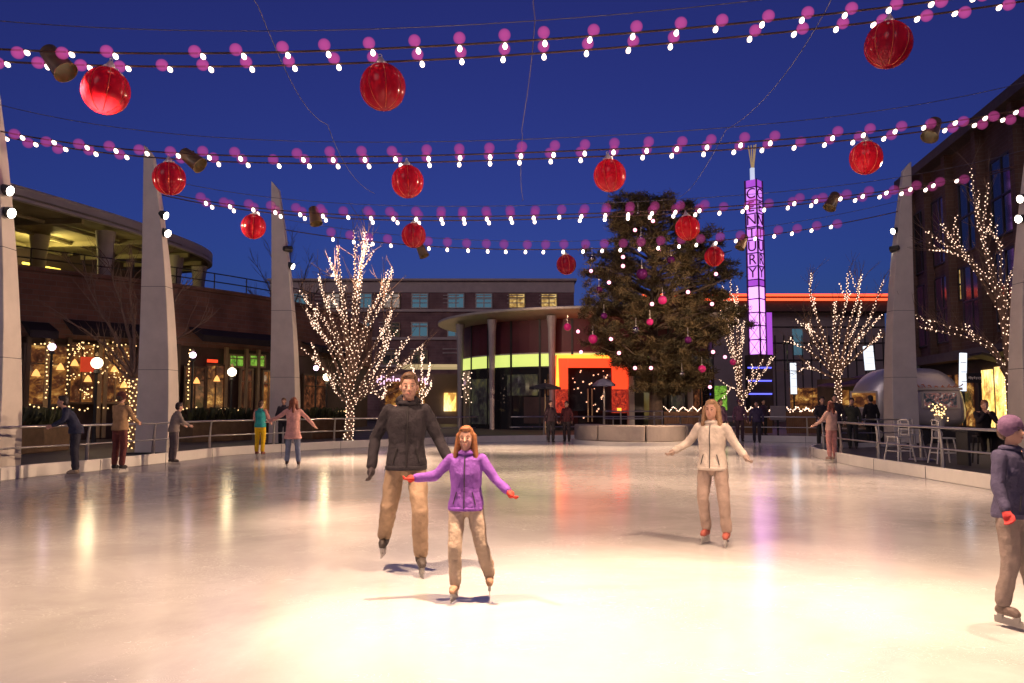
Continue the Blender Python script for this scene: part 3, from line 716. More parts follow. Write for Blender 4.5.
# low annexe with awning light and illegible pink neon
an = thing('annexe_building', 'low grey annexe with a small pink lit sign left of the pavilion', 'building', (at(425,400,66).x,66,DECK))
a,b = at(380,374,66), at(458,374,66)
m = MB(); m.box(((a.x+b.x)/2,69,(DECK+a.z)/2),(b.x-a.x,6,a.z-DECK)); m.build('wall', mat('mauve_wall', (.22,.16,.17), .8, var=.15, scale=.6), an)
m = MB(); p = at(398,366,62); q = at(458,365,62); m.box(((p.x+q.x)/2,63.5,p.z),(q.x-p.x,4,.22)); m.build('canopy_edge', mat('warm_lit_edge', (.6,.5,.3), .5, var=0, emit=(.8,.6,.3), estr=.5), an)
text('dining out', mat('pink_neon', (.9,.6,.8), .4, var=0, emit=(1,.6,.85), estr=2.2), an, at(402,380.5,65.7), face_rot((0,-1,0)), 1.05, 'sign_lettering')
m = MB(); p = at(450,402,65.8); m.box(p,(1.0,.1,1.5)); p = at(446,402,65.8); m.build('lit_doorway', M['shopbright'], an)
m = MB(); p = at(405,396,65.7); m.box((p.x,p.y,p.z),(3.2,.1,2.4)); m.build('lit_window', M['shop'], an)

# ---- round pavilion
pc = Vector((at(585,400,57).x, 57, 0)); PR = 8.9; RR = 10.45
pv = thing('round_pavilion', 'round glass pavilion with a flat disc roof and lime lit transom panes', 'building', (pc.x,pc.y,DECK))
zr = 6.85
m = MB(); m.lathe([(0,zr),(RR-1.6,zr),(RR-.15,zr+.34),(RR,zr+.42),(RR,zr+.56),(RR-.3,zr+.62),(0,zr+.8)], c=(pc.x,pc.y,0), n=72); m.build('disc_roof', mat('pale_metal_roof', (.58,.53,.46), .45, .2, var=.08), pv, smooth=True, ang=25)
A0, A1 = R(178), R(362)
def ring(r, z0, z1, a0, a1, n=40, th=.1):
    m = MB(); m.lathe([(r,z0),(r,z1),(r-th,z1),(r-th,z0),(r,z0)], c=(pc.x,pc.y,0), n=n, ang=(a0,a1)); return m
ring(PR, 4.82, zr, A0, A1).build('red_panel_band', M['redpanel'], pv)
ring(PR+.02, 4.74, 4.82, A0, A1).build('band_trim', M['cream'], pv)
ring(PR, 3.98, 4.74, A0, R(282)).build('lime_transom', M['limeglow'], pv)
ring(PR, 3.98, 4.74, R(297), A1).build('dim_transom', M['officedim'], pv)
ring(PR+.01, 3.88, 3.98, A0, A1).build('transom_sill', M['dark'], pv)
g = ring(PR-.02, DECK, 3.88, A0, A1, th=.05); g.build('glass_wall', M['glass'], pv)
for k,(h0,h1,aa,bb,mt) in enumerate(((2.2,3.5,232,246,'officedim'),(2.2,3.5,250,262,'shopdim'),(2.5,3.5,266,281,'shopdim'),(.4,3.3,206,222,'officedim'),(.5,2.1,240,262,'darkwall'),(.5,3.4,301,309,'officedim'),(1,3.2,312,322,'shopdim'))):
    ring(PR+.03, h0, h1, R(aa), R(bb), 8, .02).build('interior_glimpse', M[mt], pv)
for a in list(range(182,285,13)) + list(range(300,362,10)):
    m = MB(); a = R(a); m.box((pc.x+PR*math.cos(a), pc.y+PR*math.sin(a), (DECK+zr)/2),(.11,.13,zr-DECK), a); m.build('mullion', M['dark'], pv)
def pv_column(px, rr=PR+.75):
    # front intersection with the circle of columns
    d = ray(px, 380); d = Vector((d.x,d.y)).normalized(); c = Vector((pc.x,pc.y)); b = d.dot(c); disc = b*b-(c.length_squared-rr*rr)
    t = b - math.sqrt(max(disc,0)); m = MB(); x,y = (d*t)
    m.tube([(x,y,DECK),(x,y,3.0),(x,y,6.2),(x,y,zr+.1)], [.15,.17,.24,.32], 10); m.build('column', mat('grey_column', (.42,.39,.39), .5, var=.08), pv)
for px in (460, 492, 552, 690): pv_column(px)
# string lights hung on the glass wall
for px0 in (464,470):
    q = [at(px0+random.uniform(-1,1), py, 50.5-(px0-460)*.08) for py in range(372,408,3)]; lights_on(q, .12, .04, 'fairy_lights', M['fairy'], pv, .12)
# glowing portal
D = 45.6
def P(px,py,d=None): return at(px,py,d or D)
pt = thing('entrance_portal', 'glowing red and orange square portal before the pavilion doors', 'portal', (P(592,400).x, D, DECK))
def bx(x0_,x1_,y0_,y1_,mt,name,par,dd=0,th=.9):
    a,b = P(x0_,y0_), P(x1_,y1_); m = MB(); m.box(((a.x+b.x)/2,D+th/2+dd,(a.z+b.z)/2),(abs(b.x-a.x),th,abs(a.z-b.z))); return m.build(name, mt, par)
bx(556,568,355,389,M['neonred'],'left_jamb',pt); bx(613,628,355,389,M['neonred'],'right_jamb',pt); bx(568,613,355,367,M['neonred'],'lintel',pt)
M['lattice'] = glow_mat('red_lattice_panel', [(.12,.01,.01),(.45,.03,.015),(.9,.08,.03)], 5.0, .9)
bx(556,568,389.2,413,M['lattice'],'lattice_panel',pt,.02,.8); bx(613,628,389.2,413,M['lattice'],'lattice_panel',pt,.02,.8)
m = MB(); q = [P(557.5,388,45.52),P(557.5,356.5,45.52),P(626,356.5,45.52)]; m.tube(q, .11, 8)
q2 = [P(614.5,371,45.5),P(614.5,388,45.5)]; m.build('neon_tube', M['neonorange'], pt)
m = MB(); a = P(630,384); m.box((a.x+.1,D+.5,2.0),(.32,.8,3.7)); m.build('side_wall', M['cream'], pt)
m = MB(); a,b = P(569,368,46.2),P(612.5,411,46.2); m.box(((a.x+b.x)/2,46.3,(a.z+b.z)/2),(b.x-a.x,.08,a.z-b.z)); m.build('glass_door', M['glass'], pt)
m = MB()
for px in (588,592): m.box((P(px,400,46.1).x,46.1,1.6),(.07,.12,1.9))
m.build('door_handle', M['frame_l'], pt)
m = MB(); random.seed(3)
for k in range(26): m.gem((random.uniform(a.x+.2,b.x-.2),46.24,random.uniform(.8,3.6)), random.uniform(.03,.06))
o = m.build('interior_lamp', mat('interior_lamps', (.9,.7,.5), .4, var=0, emit=(1,.5,.3), estr=1.6), pt); o['kind'] = 'stuff'
bulb_ = bx(617,621,408,412,M['neonorange'],'floor_lamp',pt,-.15,.1)

# ---- low building with the neon roof line
D = 76.0
nb = thing('neon_roof_building', 'long low building with a red neon line along its roof behind the purple tower', 'building', (at(790,400,D).x,D,DECK))
a = at(640,302,D); b = at(884,302,D)
m = MB(); z1 = at(512,312.5,D).z; m.box(((a.x+b.x)/2,D+6,(DECK+z1)/2),(b.x-a.x,12,z1-DECK)); m.build('wall', mat('grey_mauve_wall', (.26,.21,.22), .7, var=.15, scale=.4), nb)
m = MB(); z2 = at(512,297,D).z; m.box(((a.x+b.x)/2,D+5.5,(z1+z2)/2+.005),(b.x-a.x+.8,13,z2-z1)); m.build('roof_fascia', M['darkwall'], nb)
m = MB()
for py in (295,299.5): 
    zz = at(512,py,D-1.2).z; m.tube([(a.x,D-1.25,zz),(b.x+.4,D-1.25,zz)], .13, 6)
m.build('neon_tube', M['neonline'], nb)
for px in range(775,884,9):
    m = MB(); x = at(px,350,D).x; m.box((x,D-.03,4.2),(.08,.12,8.2)); m.build('mullion', M['dark'], nb)
for py in (327,343,360):
    m = MB(); m.box(((at(772,350,D).x+b.x)/2,D-.026,at(512,py,D).z),(b.x-at(772,350,D).x,.12,.10)); m.build('transom', M['dark'], nb)
m = MB(); p,q = at(792,329,D),at(803,355,D); m.box(((p.x+q.x)/2,D-.01,(p.z+q.z)/2),(q.x-p.x,.06,p.z-q.z)); m.build('window', M['winblue'], nb)
for px0,px1,py0,py1,mt in ((790,829,388,410,'shop'),(640,668,356,362,'limeglow'),(676,690,356,362,'limeglow'),(674,690,388,408,'officedim'),(714,727,386,410,'shopgreen'),(786,788,340,372,'officedim')):
    m = MB(); p,q = at(px0,py0,D),at(px1,py1,D); m.box(((p.x+q.x)/2,D-.05,(p.z+q.z)/2),(q.x-p.x,.08,p.z-q.z)); m.build('lit_pane', M[mt], nb)
# lit vertical signs
for px,py0,py1,D_,lean,lb in ((793,363,394,60,0,'tall narrow white lit sign left of the lit tree at right'),(868.5,346,370,48,-.06,'tilted white lit sign panel just left of the grey mast'),(962,353,391,36,.06,'narrow white lit sign above the silver trailer'),(698,386,399,62,0,'small pale blue lit sign beyond the pine trunk')):
    p,q = at(px,py0,D_),at(px,py1,D_); t = thing('lit_sign', lb, 'sign', (p.x,D_,DECK)); w = (.42 if px!=868.5 else .55) if px != 962 else .27
    m = MB(); m.box((p.x,D_,(p.z+q.z)/2),(w,.14,p.z-q.z),0,0,lean); m.build('lit_panel', M['whitesign'], t)
    m = MB(); m.box((p.x+.05,D_+.14,(p.z+DECK)/2),(.1,.1,p.z-DECK)); m.build('post', M['dark'], t)
    m = MB()
    for k in range(1,4): m.box((p.x,D_-.072,q.z+(p.z-q.z)*k/4),(w*.9,.01,.03))
    m.build('divider', M['cap'], t)

# ---- purple tower sign
D = 60.0
px_c = 756.5; c = at(px_c, 300, D); hw = .66
tw = thing('lit_tower_sign', 'tall square purple lit tower spelling CENTURY down two faces', 'tower sign', (c.x,D,DECK))
def ZT(py): return at(px_c,py,D).z
core = MB(); s_ = hw*math.sqrt(2)
ys = [181,188.6,201.7,214.8,227.9,241,254.1,267.2,280.3,287]
low = [287,299.5,313,326,340,355]
m = MB(); m.box((c.x,D,(ZT(181)+ZT(355))/2),(s_-.12,s_-.12,ZT(181)-ZT(355)), PI/4); m.build('core', M['violet'], tw)
nL = Vector((-1,-1,0)).normalized(); nR = Vector((1,-1,0)).normalized()
def facepanel(n, ya, yb, mt, name='lit_panel'):
    m = MB(); mid = Vector((c.x,D,(ZT(ya)+ZT(yb))/2)) + n*(s_/2-.05); m.box(mid,(s_-.16,.06,abs(ZT(ya)-ZT(yb))-.10), math.atan2(n.y,n.x)+PI/2); return m.build(name, mt, tw)
for n in (nL,nR):
    facepanel(n, 181, 188.2, M['violet'])
    for i,ch in enumerate('CENTURY'):
        facepanel(n, ys[1+i], ys[2+i], M['lilac'])
        z = (ZT(ys[1+i])+ZT(ys[2+i]))/2; p = Vector((c.x,D,z)) + n*(s_/2+.005)
        text(ch, M['letter'], tw, p, face_rot(n), 1.12, 'letter', .015)
    facepanel(n, 280.5, 287, M['violet'])
    for i in range(5): facepanel(n, low[i], low[i+1], M['lilac2'])
m = MB()
for (dx,dy) in ((0,-1),(-1,0),(1,0)):
    m.box((c.x+dx*hw,D+dy*hw,(ZT(181)+ZT(355))/2),(.09,.09,ZT(181)-ZT(355)), PI/4)
for y in ys[1:] + low[1:]:
    m.box((c.x,D,ZT(y)),(s_+.05,s_+.05,.07), PI/4)
m.build('tower_frame', M['towerframe'], tw)
m = MB(); random.seed(5)
for n in (nL,nR):
    tdir = Vector((-n.y,n.x,0))
    for i in range(2,5):
        z0_,z1_ = ZT(low[i+1]),ZT(low[i]); o_ = Vector((c.x,D,0))+n*(s_/2+.02)
        for sg in (1,-1): m.tube([o_-tdir*sg*s_*.45+UP*z0_, o_+tdir*sg*s_*.45+UP*z1_], .02, 4)
m.build('lattice_brace', M['towerframe'], tw)
m = MB(); z0_,z1_ = ZT(355),ZT(312); m.box((c.x+.98,D+.5,(z0_+z1_)/2),(.5,.4,z1_-z0_)); m.build('side_fin', M['violet'], tw)
m = MB(); m.box((c.x+.1,D+.2,(DECK+ZT(355))/2),(1.7,1.3,ZT(355)-DECK)); m.build('plinth', M['darkwall'], tw)
m = MB()
for y in (368,381,394): m.box((c.x-.05,D-.48,ZT(y)),(1.75,.08,.10))
m.build('blue_neon_bar', M['blueneon'], tw)
m = MB(); zt = ZT(181); m.box((c.x-.08,D,zt+.5),(.28,.28,1.0)); m.build('mast_stub', mat('lit_white_stub', (.7,.7,.75), .4, var=0, emit=(.6,.7,.9), estr=.8), tw)
m = MB()
for dx,tx in ((-.13,-.28),(-.02,-.06),(.08,.16),(.16,.30)): m.tube([(c.x-.05+dx*.4,D,zt+.9),(c.x-.05+tx,D,zt+2.7+random.uniform(-.2,.2))], .045, 6)
m.build('antenna_rod', mat('lit_rod', (.5,.4,.25), .4, .3, var=0, emit=(.6,.40,.18), estr=.4), tw)

# ---- big dark building on the right
rb = thing('brick_office_building', 'tall dark brick building on the right with a sloping eave line and lit shops below', 'building', (26,44,DECK))
NX, FX = 23.9, 26.9; NY, FY = 33.0, 53.0
def fxy(y): return NX + (FX-NX)*(y-NY)/(FY-NY)
HT = at(921,186,52.6).z
m = MB(); m.prism([(fxy(NY),NY),(fxy(FY),FY),(44,FY+3),(44,NY)], 4.2, HT); m.build('wall', M['brickdark'], rb)
m = MB(); m.prism([(fxy(NY)+.25,NY+.1),(fxy(FY)+.25,FY-.1),(44,FY+2.9),(44,NY+.1)], DECK, 4.2); m.build('shopfront_wall', M['darkwall'], rb)
m = MB(); m.prism([(fxy(NY)-.8,NY-.8),(fxy(FY)-.8,FY+.6),(44,FY+3.6),(44,NY-.8)], HT, HT+.55); m.build('eave', mat('eave_boards', (.10,.075,.07), .7, var=.2), rb)
m = MB(); m.prism([(fxy(NY)+1.0,NY+1),(fxy(46)+1.0,46),(44,46),(44,NY+1)], HT+.55, HT+1.4); m.build('penthouse', M['darkwall'], rb)
nrm = Vector((-(FY-NY), (FX-NX), 0)).normalized(); tdir = Vector((FX-NX, FY-NY, 0)).normalized(); rzr = math.atan2(tdir.y,tdir.x)
def rwin(y0,y1,z0,z1,pane,name='window',out=.02):
    yc=(y0+y1)/2; p = Vector((fxy(yc),yc,(z0+z1)/2)) + nrm*out; w = (y1-y0)/tdir.y
    m = MB()
    for u in (-w/2,0,w/2): m.box(p+tdir*u,(.10,.16,z1-z0),rzr)
    for z in (z0,z1,z0+(z1-z0)*.5): m.box(Vector((p.x,p.y,z)),(w+.1,.17,.10),rzr)
    f_ = m.build(name, M['dark'], rb); m = MB(); m.box(p,(w,.05,z1-z0),rzr); m.build('pane', M[pane], f_)
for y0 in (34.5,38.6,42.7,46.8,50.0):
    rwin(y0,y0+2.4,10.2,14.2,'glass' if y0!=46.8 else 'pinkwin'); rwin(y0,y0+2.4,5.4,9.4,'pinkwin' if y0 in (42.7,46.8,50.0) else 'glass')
rwin(44.9,45.6,7.6,9.4,'winwarm')
m = MB()
for y in (33.4,37.8,42.0,46.2,49.6,52.6):
    p = Vector((fxy(y),y,(4.2+HT)/2)) + nrm*.2; m.box(p,(.5,.5,HT-4.2),rzr)
m.build('pilaster', M['brickdark'], rb)
m = MB(); p = Vector((fxy(43),43,4.35))+nrm*.5; m.box(p,(20,1.0,.5),rzr); m.build('shop_fascia', mat('shop_fascia', (.09,.07,.06), .6, var=.2), rb)
for y0,y1,z1,mt in ((34.2,38.4,3.6,'shopbright'),(38.9,40.5,3.7,'shopbright'),(40.8,42.2,3.6,'shopbright'),(42.5,43.8,3.5,'shopbright'),(45,47.4,3.4,'shop'),(48,51,3.4,'shop')):
    yc=(y0+y1)/2; p = Vector((fxy(yc)+.25,yc,(DECK+.3+z1)/2))+nrm*.05; m = MB(); m.box(p,((y1-y0)/tdir.y,.06,z1-DECK-.3),rzr); m.build('shop_window', M[mt], rb)
for y0,y1 in ((34.2,38.4),(38.9,40.6)):
    yc=(y0+y1)/2; m = MB(); p = Vector((fxy(yc),yc,3.95))+nrm*1.0; m.box(p,((y1-y0)*.9,1.5,.12),rzr,.25); m.build('awning', M['awning'], rb)
# small letter sign "of Ps" and square shop sign on the facade
t = thing('letter_sign', 'small pale lettered sign on a dark board right above the trailer roof', 'sign', (at(910,371,38).x,38,DECK))
m = MB(); p = at(909,371.5,38); m.box(p,(.95,.1,.55)); m.box((p.x,38.12,(p.z+DECK)/2),(.08,.08,p.z-DECK)); m.build('sign_board', M['dark'], t)
text('of Ps', mat('white_letters', (.8,.85,.9), .4, var=0, emit=(.7,.8,.9), estr=.9), t, at(909,371.5,37.93), face_rot((0,-1,0)), .46, 'lettering')
t = thing('square_shop_sign', 'small dark square sign with pale scrollwork beside the lit shop windows', 'sign', (at(974,378,34.5).x,34.5,DECK))
m = MB(); p = at(974,378,34.5); m.box(p,(.6,.1,.42)); m.box((p.x+.25,34.6,(p.z+DECK)/2),(.07,.07,p.z-DECK)); m.build('sign_board', M['dark'], t)
m = MB()
for k in range(7): m.tube([p+Vector((-.24+.08*k+.03*math.cos(a),-.06,.05*math.sin(a*2)+random.uniform(-.03,.03))) for a in np.linspace(0,5,9)], .012, 4)
m.build('scrollwork', M['cap'], t)
# far dark block filling behind the trailer
t = thing('dark_glass_building', 'dim glass fronted building seen between the grey mast and the brick building', 'building', (26,66,DECK))
a,b = at(903,300,64),at(960,300,64); m = MB(); m.box(((a.x+b.x)/2,64.6,4.9),(b.x-a.x,1.2,9.8)); m.build('wall', mat('dim_wall', (.10,.085,.11), .6, var=.2, scale=.4), t)
m = MB()
for k in range(6):
    x = a.x+.5+k*.75; m.box((x,63.96,5),(.55,.1,9))
m.build('window_strip', M['glass'], t)

# ---- silver trailer (food trailer)
D = 31.0
tx0, tx1 = at(868,400,D).x, at(972,400,D).x; TW = 2.3
tr = thing('travel_trailer', 'rounded silver travel trailer parked behind the grey mast and chairs', 'trailer', ((tx0+tx1)/2, D+1, DECK))
M['alu'] = mat('polished_aluminium', (.72,.70,.70), .42, .7, var=.08, scale=1.2)
secs = []; zb, zt_ = .62, 3.05
N = 22
for i in range(N+1):
    u = i/N; x = tx0 + (tx1-tx0)*u; e = min(u,1-u)*(tx1-tx0); k = 1.45
    f_ = 1.0 if e >= k else math.sqrt(max(0, 1-(1-e/k)**2.3))
    f_ = max(f_, .10); ring_ = []
    zc = zb + .75
    for j in range(24):
        a = 2*PI*j/24; ca, sa = math.cos(a), math.sin(a); pw = .55
        yy = math.copysign(abs(ca)**pw, ca)*TW/2*(.55+.45*f_); zz = math.copysign(abs(sa)**pw, sa)
        zval = zc + (zt_-zc)*max(zz,0)*f_ + (zc-zb)*min(zz,0)*(.6+.4*f_)
        ring_.append((x, D+TW/2+yy, zval))
    secs.append(ring_)
m = MB(); m.loft(secs); m.build('body_shell', M['alu'], tr, smooth=True, ang=50)
def tbox(px0,px1,py0,py1,mt,name,out,th=.05,par=None):
    p,q = at(px0,py0,D-out),at(px1,py1,D-out); m = MB(); m.box(((p.x+q.x)/2,D-out,(p.z+q.z)/2),(q.x-p.x,th,p.z-q.z)); return m.build(name, mt, par or tr)
w_ = tbox(922,960,391,408.5,M['cap'],'window',.03,.06)
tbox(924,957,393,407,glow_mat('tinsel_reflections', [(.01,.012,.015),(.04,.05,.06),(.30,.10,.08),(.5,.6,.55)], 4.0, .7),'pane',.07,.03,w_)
w_ = tbox(901,918,391,408.5,M['cap'],'window',.03,.06); tbox(903,916,393,407,M['shopdim'],'pane',.07,.03,w_)
w_ = tbox(850,878,391,408.5,M['cap'],'window',.03,.06); tbox(852,876,393,407,M['shop'],'pane',.07,.03,w_)
tbox(899,962,387.5,390,M['cap'],'awning_rail',.06,.1)
m = MB()
for k in range(9):
    u = k/8; m.tube([at(901+u*54+q,386.3-1.6*math.sin(u*5+q*.4)-1.2*math.sin(q*.9),30.93) for q in range(0,9,2)], .022, 4)
m.build('painted_flourish', mat('orange_flourish', (.7,.3,.15), .5, var=.2), tr)
for px in (880,940):
    p = at(px,440,D); m = MB(); mm = Matrix.Translation((p.x,D+.2,.45)) @ Matrix.Rotation(PI/2,4,'X'); m.lathe([(0,-.1),(.2,-.1),(.33,-.09),(.34,.09),(.2,.1),(0,.1)], n=20, m=mm); wo = m.build('wheel', M['dark'], tr)
    m = MB(); m.lathe([(0,.12),(.17,.11),(.18,.09)], n=16, m=mm); m.build('hub', M['cap'], wo)
m = MB(); m.box(((tx0+tx1)/2,D+.95,.35),(5.0,1.6,.5)); m.build('chassis', M['dark'], tr)
# lit cafe kiosk with purple awning left of the mast
D = 44.0
ck = thing('cafe_kiosk', 'lit cafe kiosk with a sloping purple awning left of the grey mast', 'kiosk', (at(862,400,D).x,D,DECK))
p,q = at(838,388,D),at(898,388,D); m = MB(); m.box(((p.x+q.x)/2,D+1.5,1.6),(q.x-p.x,3,3.0)); m.build('wall', M['darkwall'], ck)
m = MB(); za, zb2 = at(512,374,D).z, at(512,386.5,D).z; m.loft([[(p.x-.6,D-1.2,zb2),(p.x-.6,D+1.5,zb2+.1),(p.x-.6,D+1.5,zb2+.05),(p.x-.6,D-1.2,zb2-.12)],[(q.x,D-1.2,za-.2),(q.x,D+1.5,za+.3),(q.x,D+1.5,za+.2),(q.x,D-1.2,za-.3)]]); m.build('awning', mat('purple_awning', (.10,.045,.10), .7, var=.2), ck)
for px0,px1,mt in ((842,849,'shop'),(853,860,'shopgreen'),(862,867,'shop'),(869,875,'whitesign'),(877,884,'shop')):
    a,b = at(px0,390,D),at(px1,405,D); m = MB(); m.box(((a.x+b.x)/2,D-.03,(a.z+b.z)/2),(b.x-a.x,.06,a.z-b.z)); m.build('lit_pane', M[mt] if mt!='whitesign' else M['winblue'], ck)

# ---- concrete bench in the ice at the far end
bc = thing('concrete_bench', 'curved concrete block bench on a white kerb at the far end of the ice', 'bench', (at(634,440,34).x,33,0))
cx = at(634,440,34).x; yc = 34.3
def arc_pts(r0, r1, a0, a1, n=14): return [(cx+r0*math.cos(a), yc+r1*math.sin(a)) for a in np.linspace(a0,a1,n)]
m = MB(); m.prism(arc_pts(2.62,3.5,PI,2*PI,30), 0, .15); m.build('white_kerb', M['board'], bc)
for k in range(4):
    a0 = PI + PI*k/4 + .012; a1 = PI + PI*(k+1)/4 - .012
    m = MB(); m.prism(arc_pts(2.5,3.35,a0,a1) + arc_pts(1.4,2.2,a1,a0), .15, .78); bevel(m.build('seat_block', M['concrete'], bc), .05, 3)
m = MB(); m.prism(arc_pts(1.38,2.18,PI,2*PI,24), .15, .7); m.build('centre_fill', M['pave'], bc)
t = thing('bench_railing', 'short steel railing standing on the concrete bench', 'railing', (cx,33.9,.78))
m = MB(); a = arc_pts(1.25,1.6,PI*1.02,PI*1.98,14)
for z in (1.32,1.02): m.tube([(x,y,z) for x,y in a], .03, 6)
m.build('rail', M['steel'], t); m = MB()
for i in (0,4,9,13): m.tube([(a[i][0],a[i][1],.7),(a[i][0],a[i][1],1.34)], .035, 6)
m.build('post', M['steel'], t)
# ---- far fence with zigzag lights, notice board, umbrella
D = 40.5
for a_,b_,lb in ((664,702,'brown slatted fence with zigzag lights below the pine'),(744,772,'brown slatted fence with zigzag lights at the foot of the purple tower'),(786,826,'brown slatted fence with bright dense lights left of the people at the railing')):
    p,q = at(a_,412,D),at(b_,412,D); t = thing('slatted_fence', lb, 'fence', ((p.x+q.x)/2,D,DECK)); m = MB(); n = 22
    for k in range(n): m.box((p.x+(q.x-p.x)*(k+.5)/n,D,.72),((q.x-p.x)/n*.8,.04,1.1))
    m.box(((p.x+q.x)/2,D+.05,1.2),(q.x-p.x,.05,.1)); m.box(((p.x+q.x)/2,D+.05,.4),(q.x-p.x,.05,.1))
    m.build('slat_panel', mat('fence_wood', (.16,.08,.04), .7, var=.3, scale=2), t)
    zz = []
    for k in range(9): zz.append((p.x+(q.x-p.x)*k/8, D-.06, 1.5 - (.22 if k%2 else 0)))
    lights_on(zz, .07 if a_<780 else .05, .032, 'fairy_lights', M['fairy'], t, .02 if a_<780 else .06)
p = at(778,413,37); t = thing('notice_board', 'grey notice board on a post behind the far rink barrier', 'notice board', (p.x,37,DECK))
m = MB(); m.box((p.x,37,p.z),(.72,.06,.66)); bevel(m.build('board', mat('grey_board', (.30,.26,.27), .6, var=.1), t), .02)
m = MB(); m.box((p.x,37.06,(DECK+p.z)/2),(.08,.06,p.z-DECK)); m.build('post', M['dark'], t)
p = at(604,384,43.2); t = thing('cafe_umbrella', 'blue grey cafe umbrella open in front of the glowing portal', 'umbrella', (p.x,43.2,DECK))
m = MB(); m.lathe([(.62,p.z-.02),(.35,p.z+.2),(.0,p.z+.32)], c=(p.x,43.2,0), n=8); m.lathe([(.62,p.z-.02),(.62,p.z-.12)], c=(p.x,43.2,0), n=8); m.build('canopy', mat('blue_grey_fabric', (.14,.15,.25), .8, var=.2), t)
m = MB(); m.tube([(p.x,43.2,DECK),(p.x,43.2,p.z+.45)], .04, 8); m.build('pole', M['steel'], t)
m = MB(); m.lathe([(0,DECK),(.3,DECK),(.28,DECK+.08),(.05,DECK+.12)], c=(p.x,43.2,0), n=12); m.build('base', M['dark'], t)
p = at(545,387,42.5); t = thing('cafe_umbrella', 'dark cafe umbrella open left of the glowing portal', 'umbrella', (p.x,42.5,DECK))
m = MB(); m.lathe([(.85,p.z-.02),(.5,p.z+.1),(.0,p.z+.22)], c=(p.x,42.5,0), n=8); m.lathe([(.85,p.z-.02),(.85,p.z-.12)], c=(p.x,42.5,0), n=8); m.build('canopy', mat('dark_fabric', (.03,.03,.045), .8, var=.2), t)
m = MB(); m.tube([(p.x,42.5,DECK),(p.x,42.5,p.z+.4)], .04, 8); m.build('pole', M['frame_l'], t)

# ---- chairs and table at the right
def chair(px, py, rz, label, D_):
    p = at(px,py,D_); t = thing('cafe_chair', label, 'chair', (p.x,p.y,DECK), rz, 'pale metal chairs on the right deck'); wm = W[t]
    mt = M['chair']
    def B(name, fn):
        m = MB(); fn(m); m.bm.transform(wm); o = m.build(name, mt, t, smooth=True, ang=50); return o
    B('seat', lambda m: m.box((0,0,.62),(.42,.40,.03)))
    for sx in (-1,1):
        B('leg', lambda m: m.tube([(sx*.17,-.16,.62),(sx*.25,-.25,0)], .022, 8))
        B('leg', lambda m: m.tube([(sx*.18,.17,1.02),(sx*.18,.18,.62),(sx*.25,.28,0)], .022, 8))
    def back(m):
        m.tube([(-.18,.17,1.02),(-.12,.20,1.06),(.12,.20,1.06),(.18,.17,1.02)], .022, 8)
        for z in (.82,.94): m.tube([(-.18,.18,z),(0,.22,z),(.18,.18,z)], .016, 6)
    B('backrest', back)
    def st(m):
        m.tube([(-.21,-.2,.26),(.21,-.2,.26)], .015, 6); m.tube([(-.21,-.2,.26),(-.21,.22,.26)], .015, 6); m.tube([(.21,-.2,.26),(.21,.22,.26)], .015, 6); m.tube([(-.21,.22,.26),(.21,.22,.26)], .015, 6)
    B('stretcher', st)
    return t
M['chair'] = mat('painted_chair_metal', (.62,.60,.58), .4, .2, var=.05)
chair(899,450,-1.3,'pale metal bar chair just right of the grey mast base',20.6)
chair(944,455,1.5,'pale metal bar chair beside the seated man',19.8)
chair(912,448,.2,'pale metal bar chair half hidden behind the dark table',22.2)
p = at(921,437,20.9); t = thing('bar_table', 'dark round bar table between the pale metal chairs', 'table', (p.x,20.9,DECK))
m = MB(); m.lathe([(0,.95),(.52,.95),(.53,.965),(.52,.98),(0,.98)], c=(p.x,20.9,0), n=32); m.build('table_top', M['dark'], t, smooth=True, ang=40)
m = MB(); m.lathe([(0,DECK+.02),(.32,DECK+.02),(.30,DECK+.05),(.05,DECK+.08),(.04,.95),(0,.95)], c=(p.x,20.9,0), n=16); m.build('pedestal', M['steel'], t, smooth=True, ang=40)
t = thing('lit_centrepiece', 'glass vase filled with gold fairy lights standing on the dark bar table', 'table light', (p.x+.5,20.9,.98)); q = Vector((at(945,425,20.9).x,20.9,0))
t.location = (q.x-.12,20.9,.98); W[t] = Matrix.Translation(t.location); q = Vector(t.location)
m = MB(); m.lathe([(0,.0),(.09,.0),(.1,.05),(.13,.25),(.16,.3)], c=q, n=16); m.build('vase', M['cap'], t, smooth=True)
m = MB()
for k in range(60): m.gem(q + Vector((random.gauss(0,.09),random.gauss(0,.08),random.uniform(.15,.62))), .02)
o = m.build('fairy_lights', M['fairy2'], t); o['kind'] = 'stuff'
p = at(972,437,19.2); t = thing('bar_table', 'dark square bar table in front of the seated man', 'table', (p.x,19.2,DECK))
m = MB(); m.box((p.x+.2,19.2,.93),(1.0,.7,.04)); bevel(m.build('table_top', M['dark'], t), .01)
for sx in (-1,1):
    m = MB(); m.box((p.x+.2+sx*.42,19.2,.5),(.06,.5,.8)); m.build('leg', M['dark'], t)

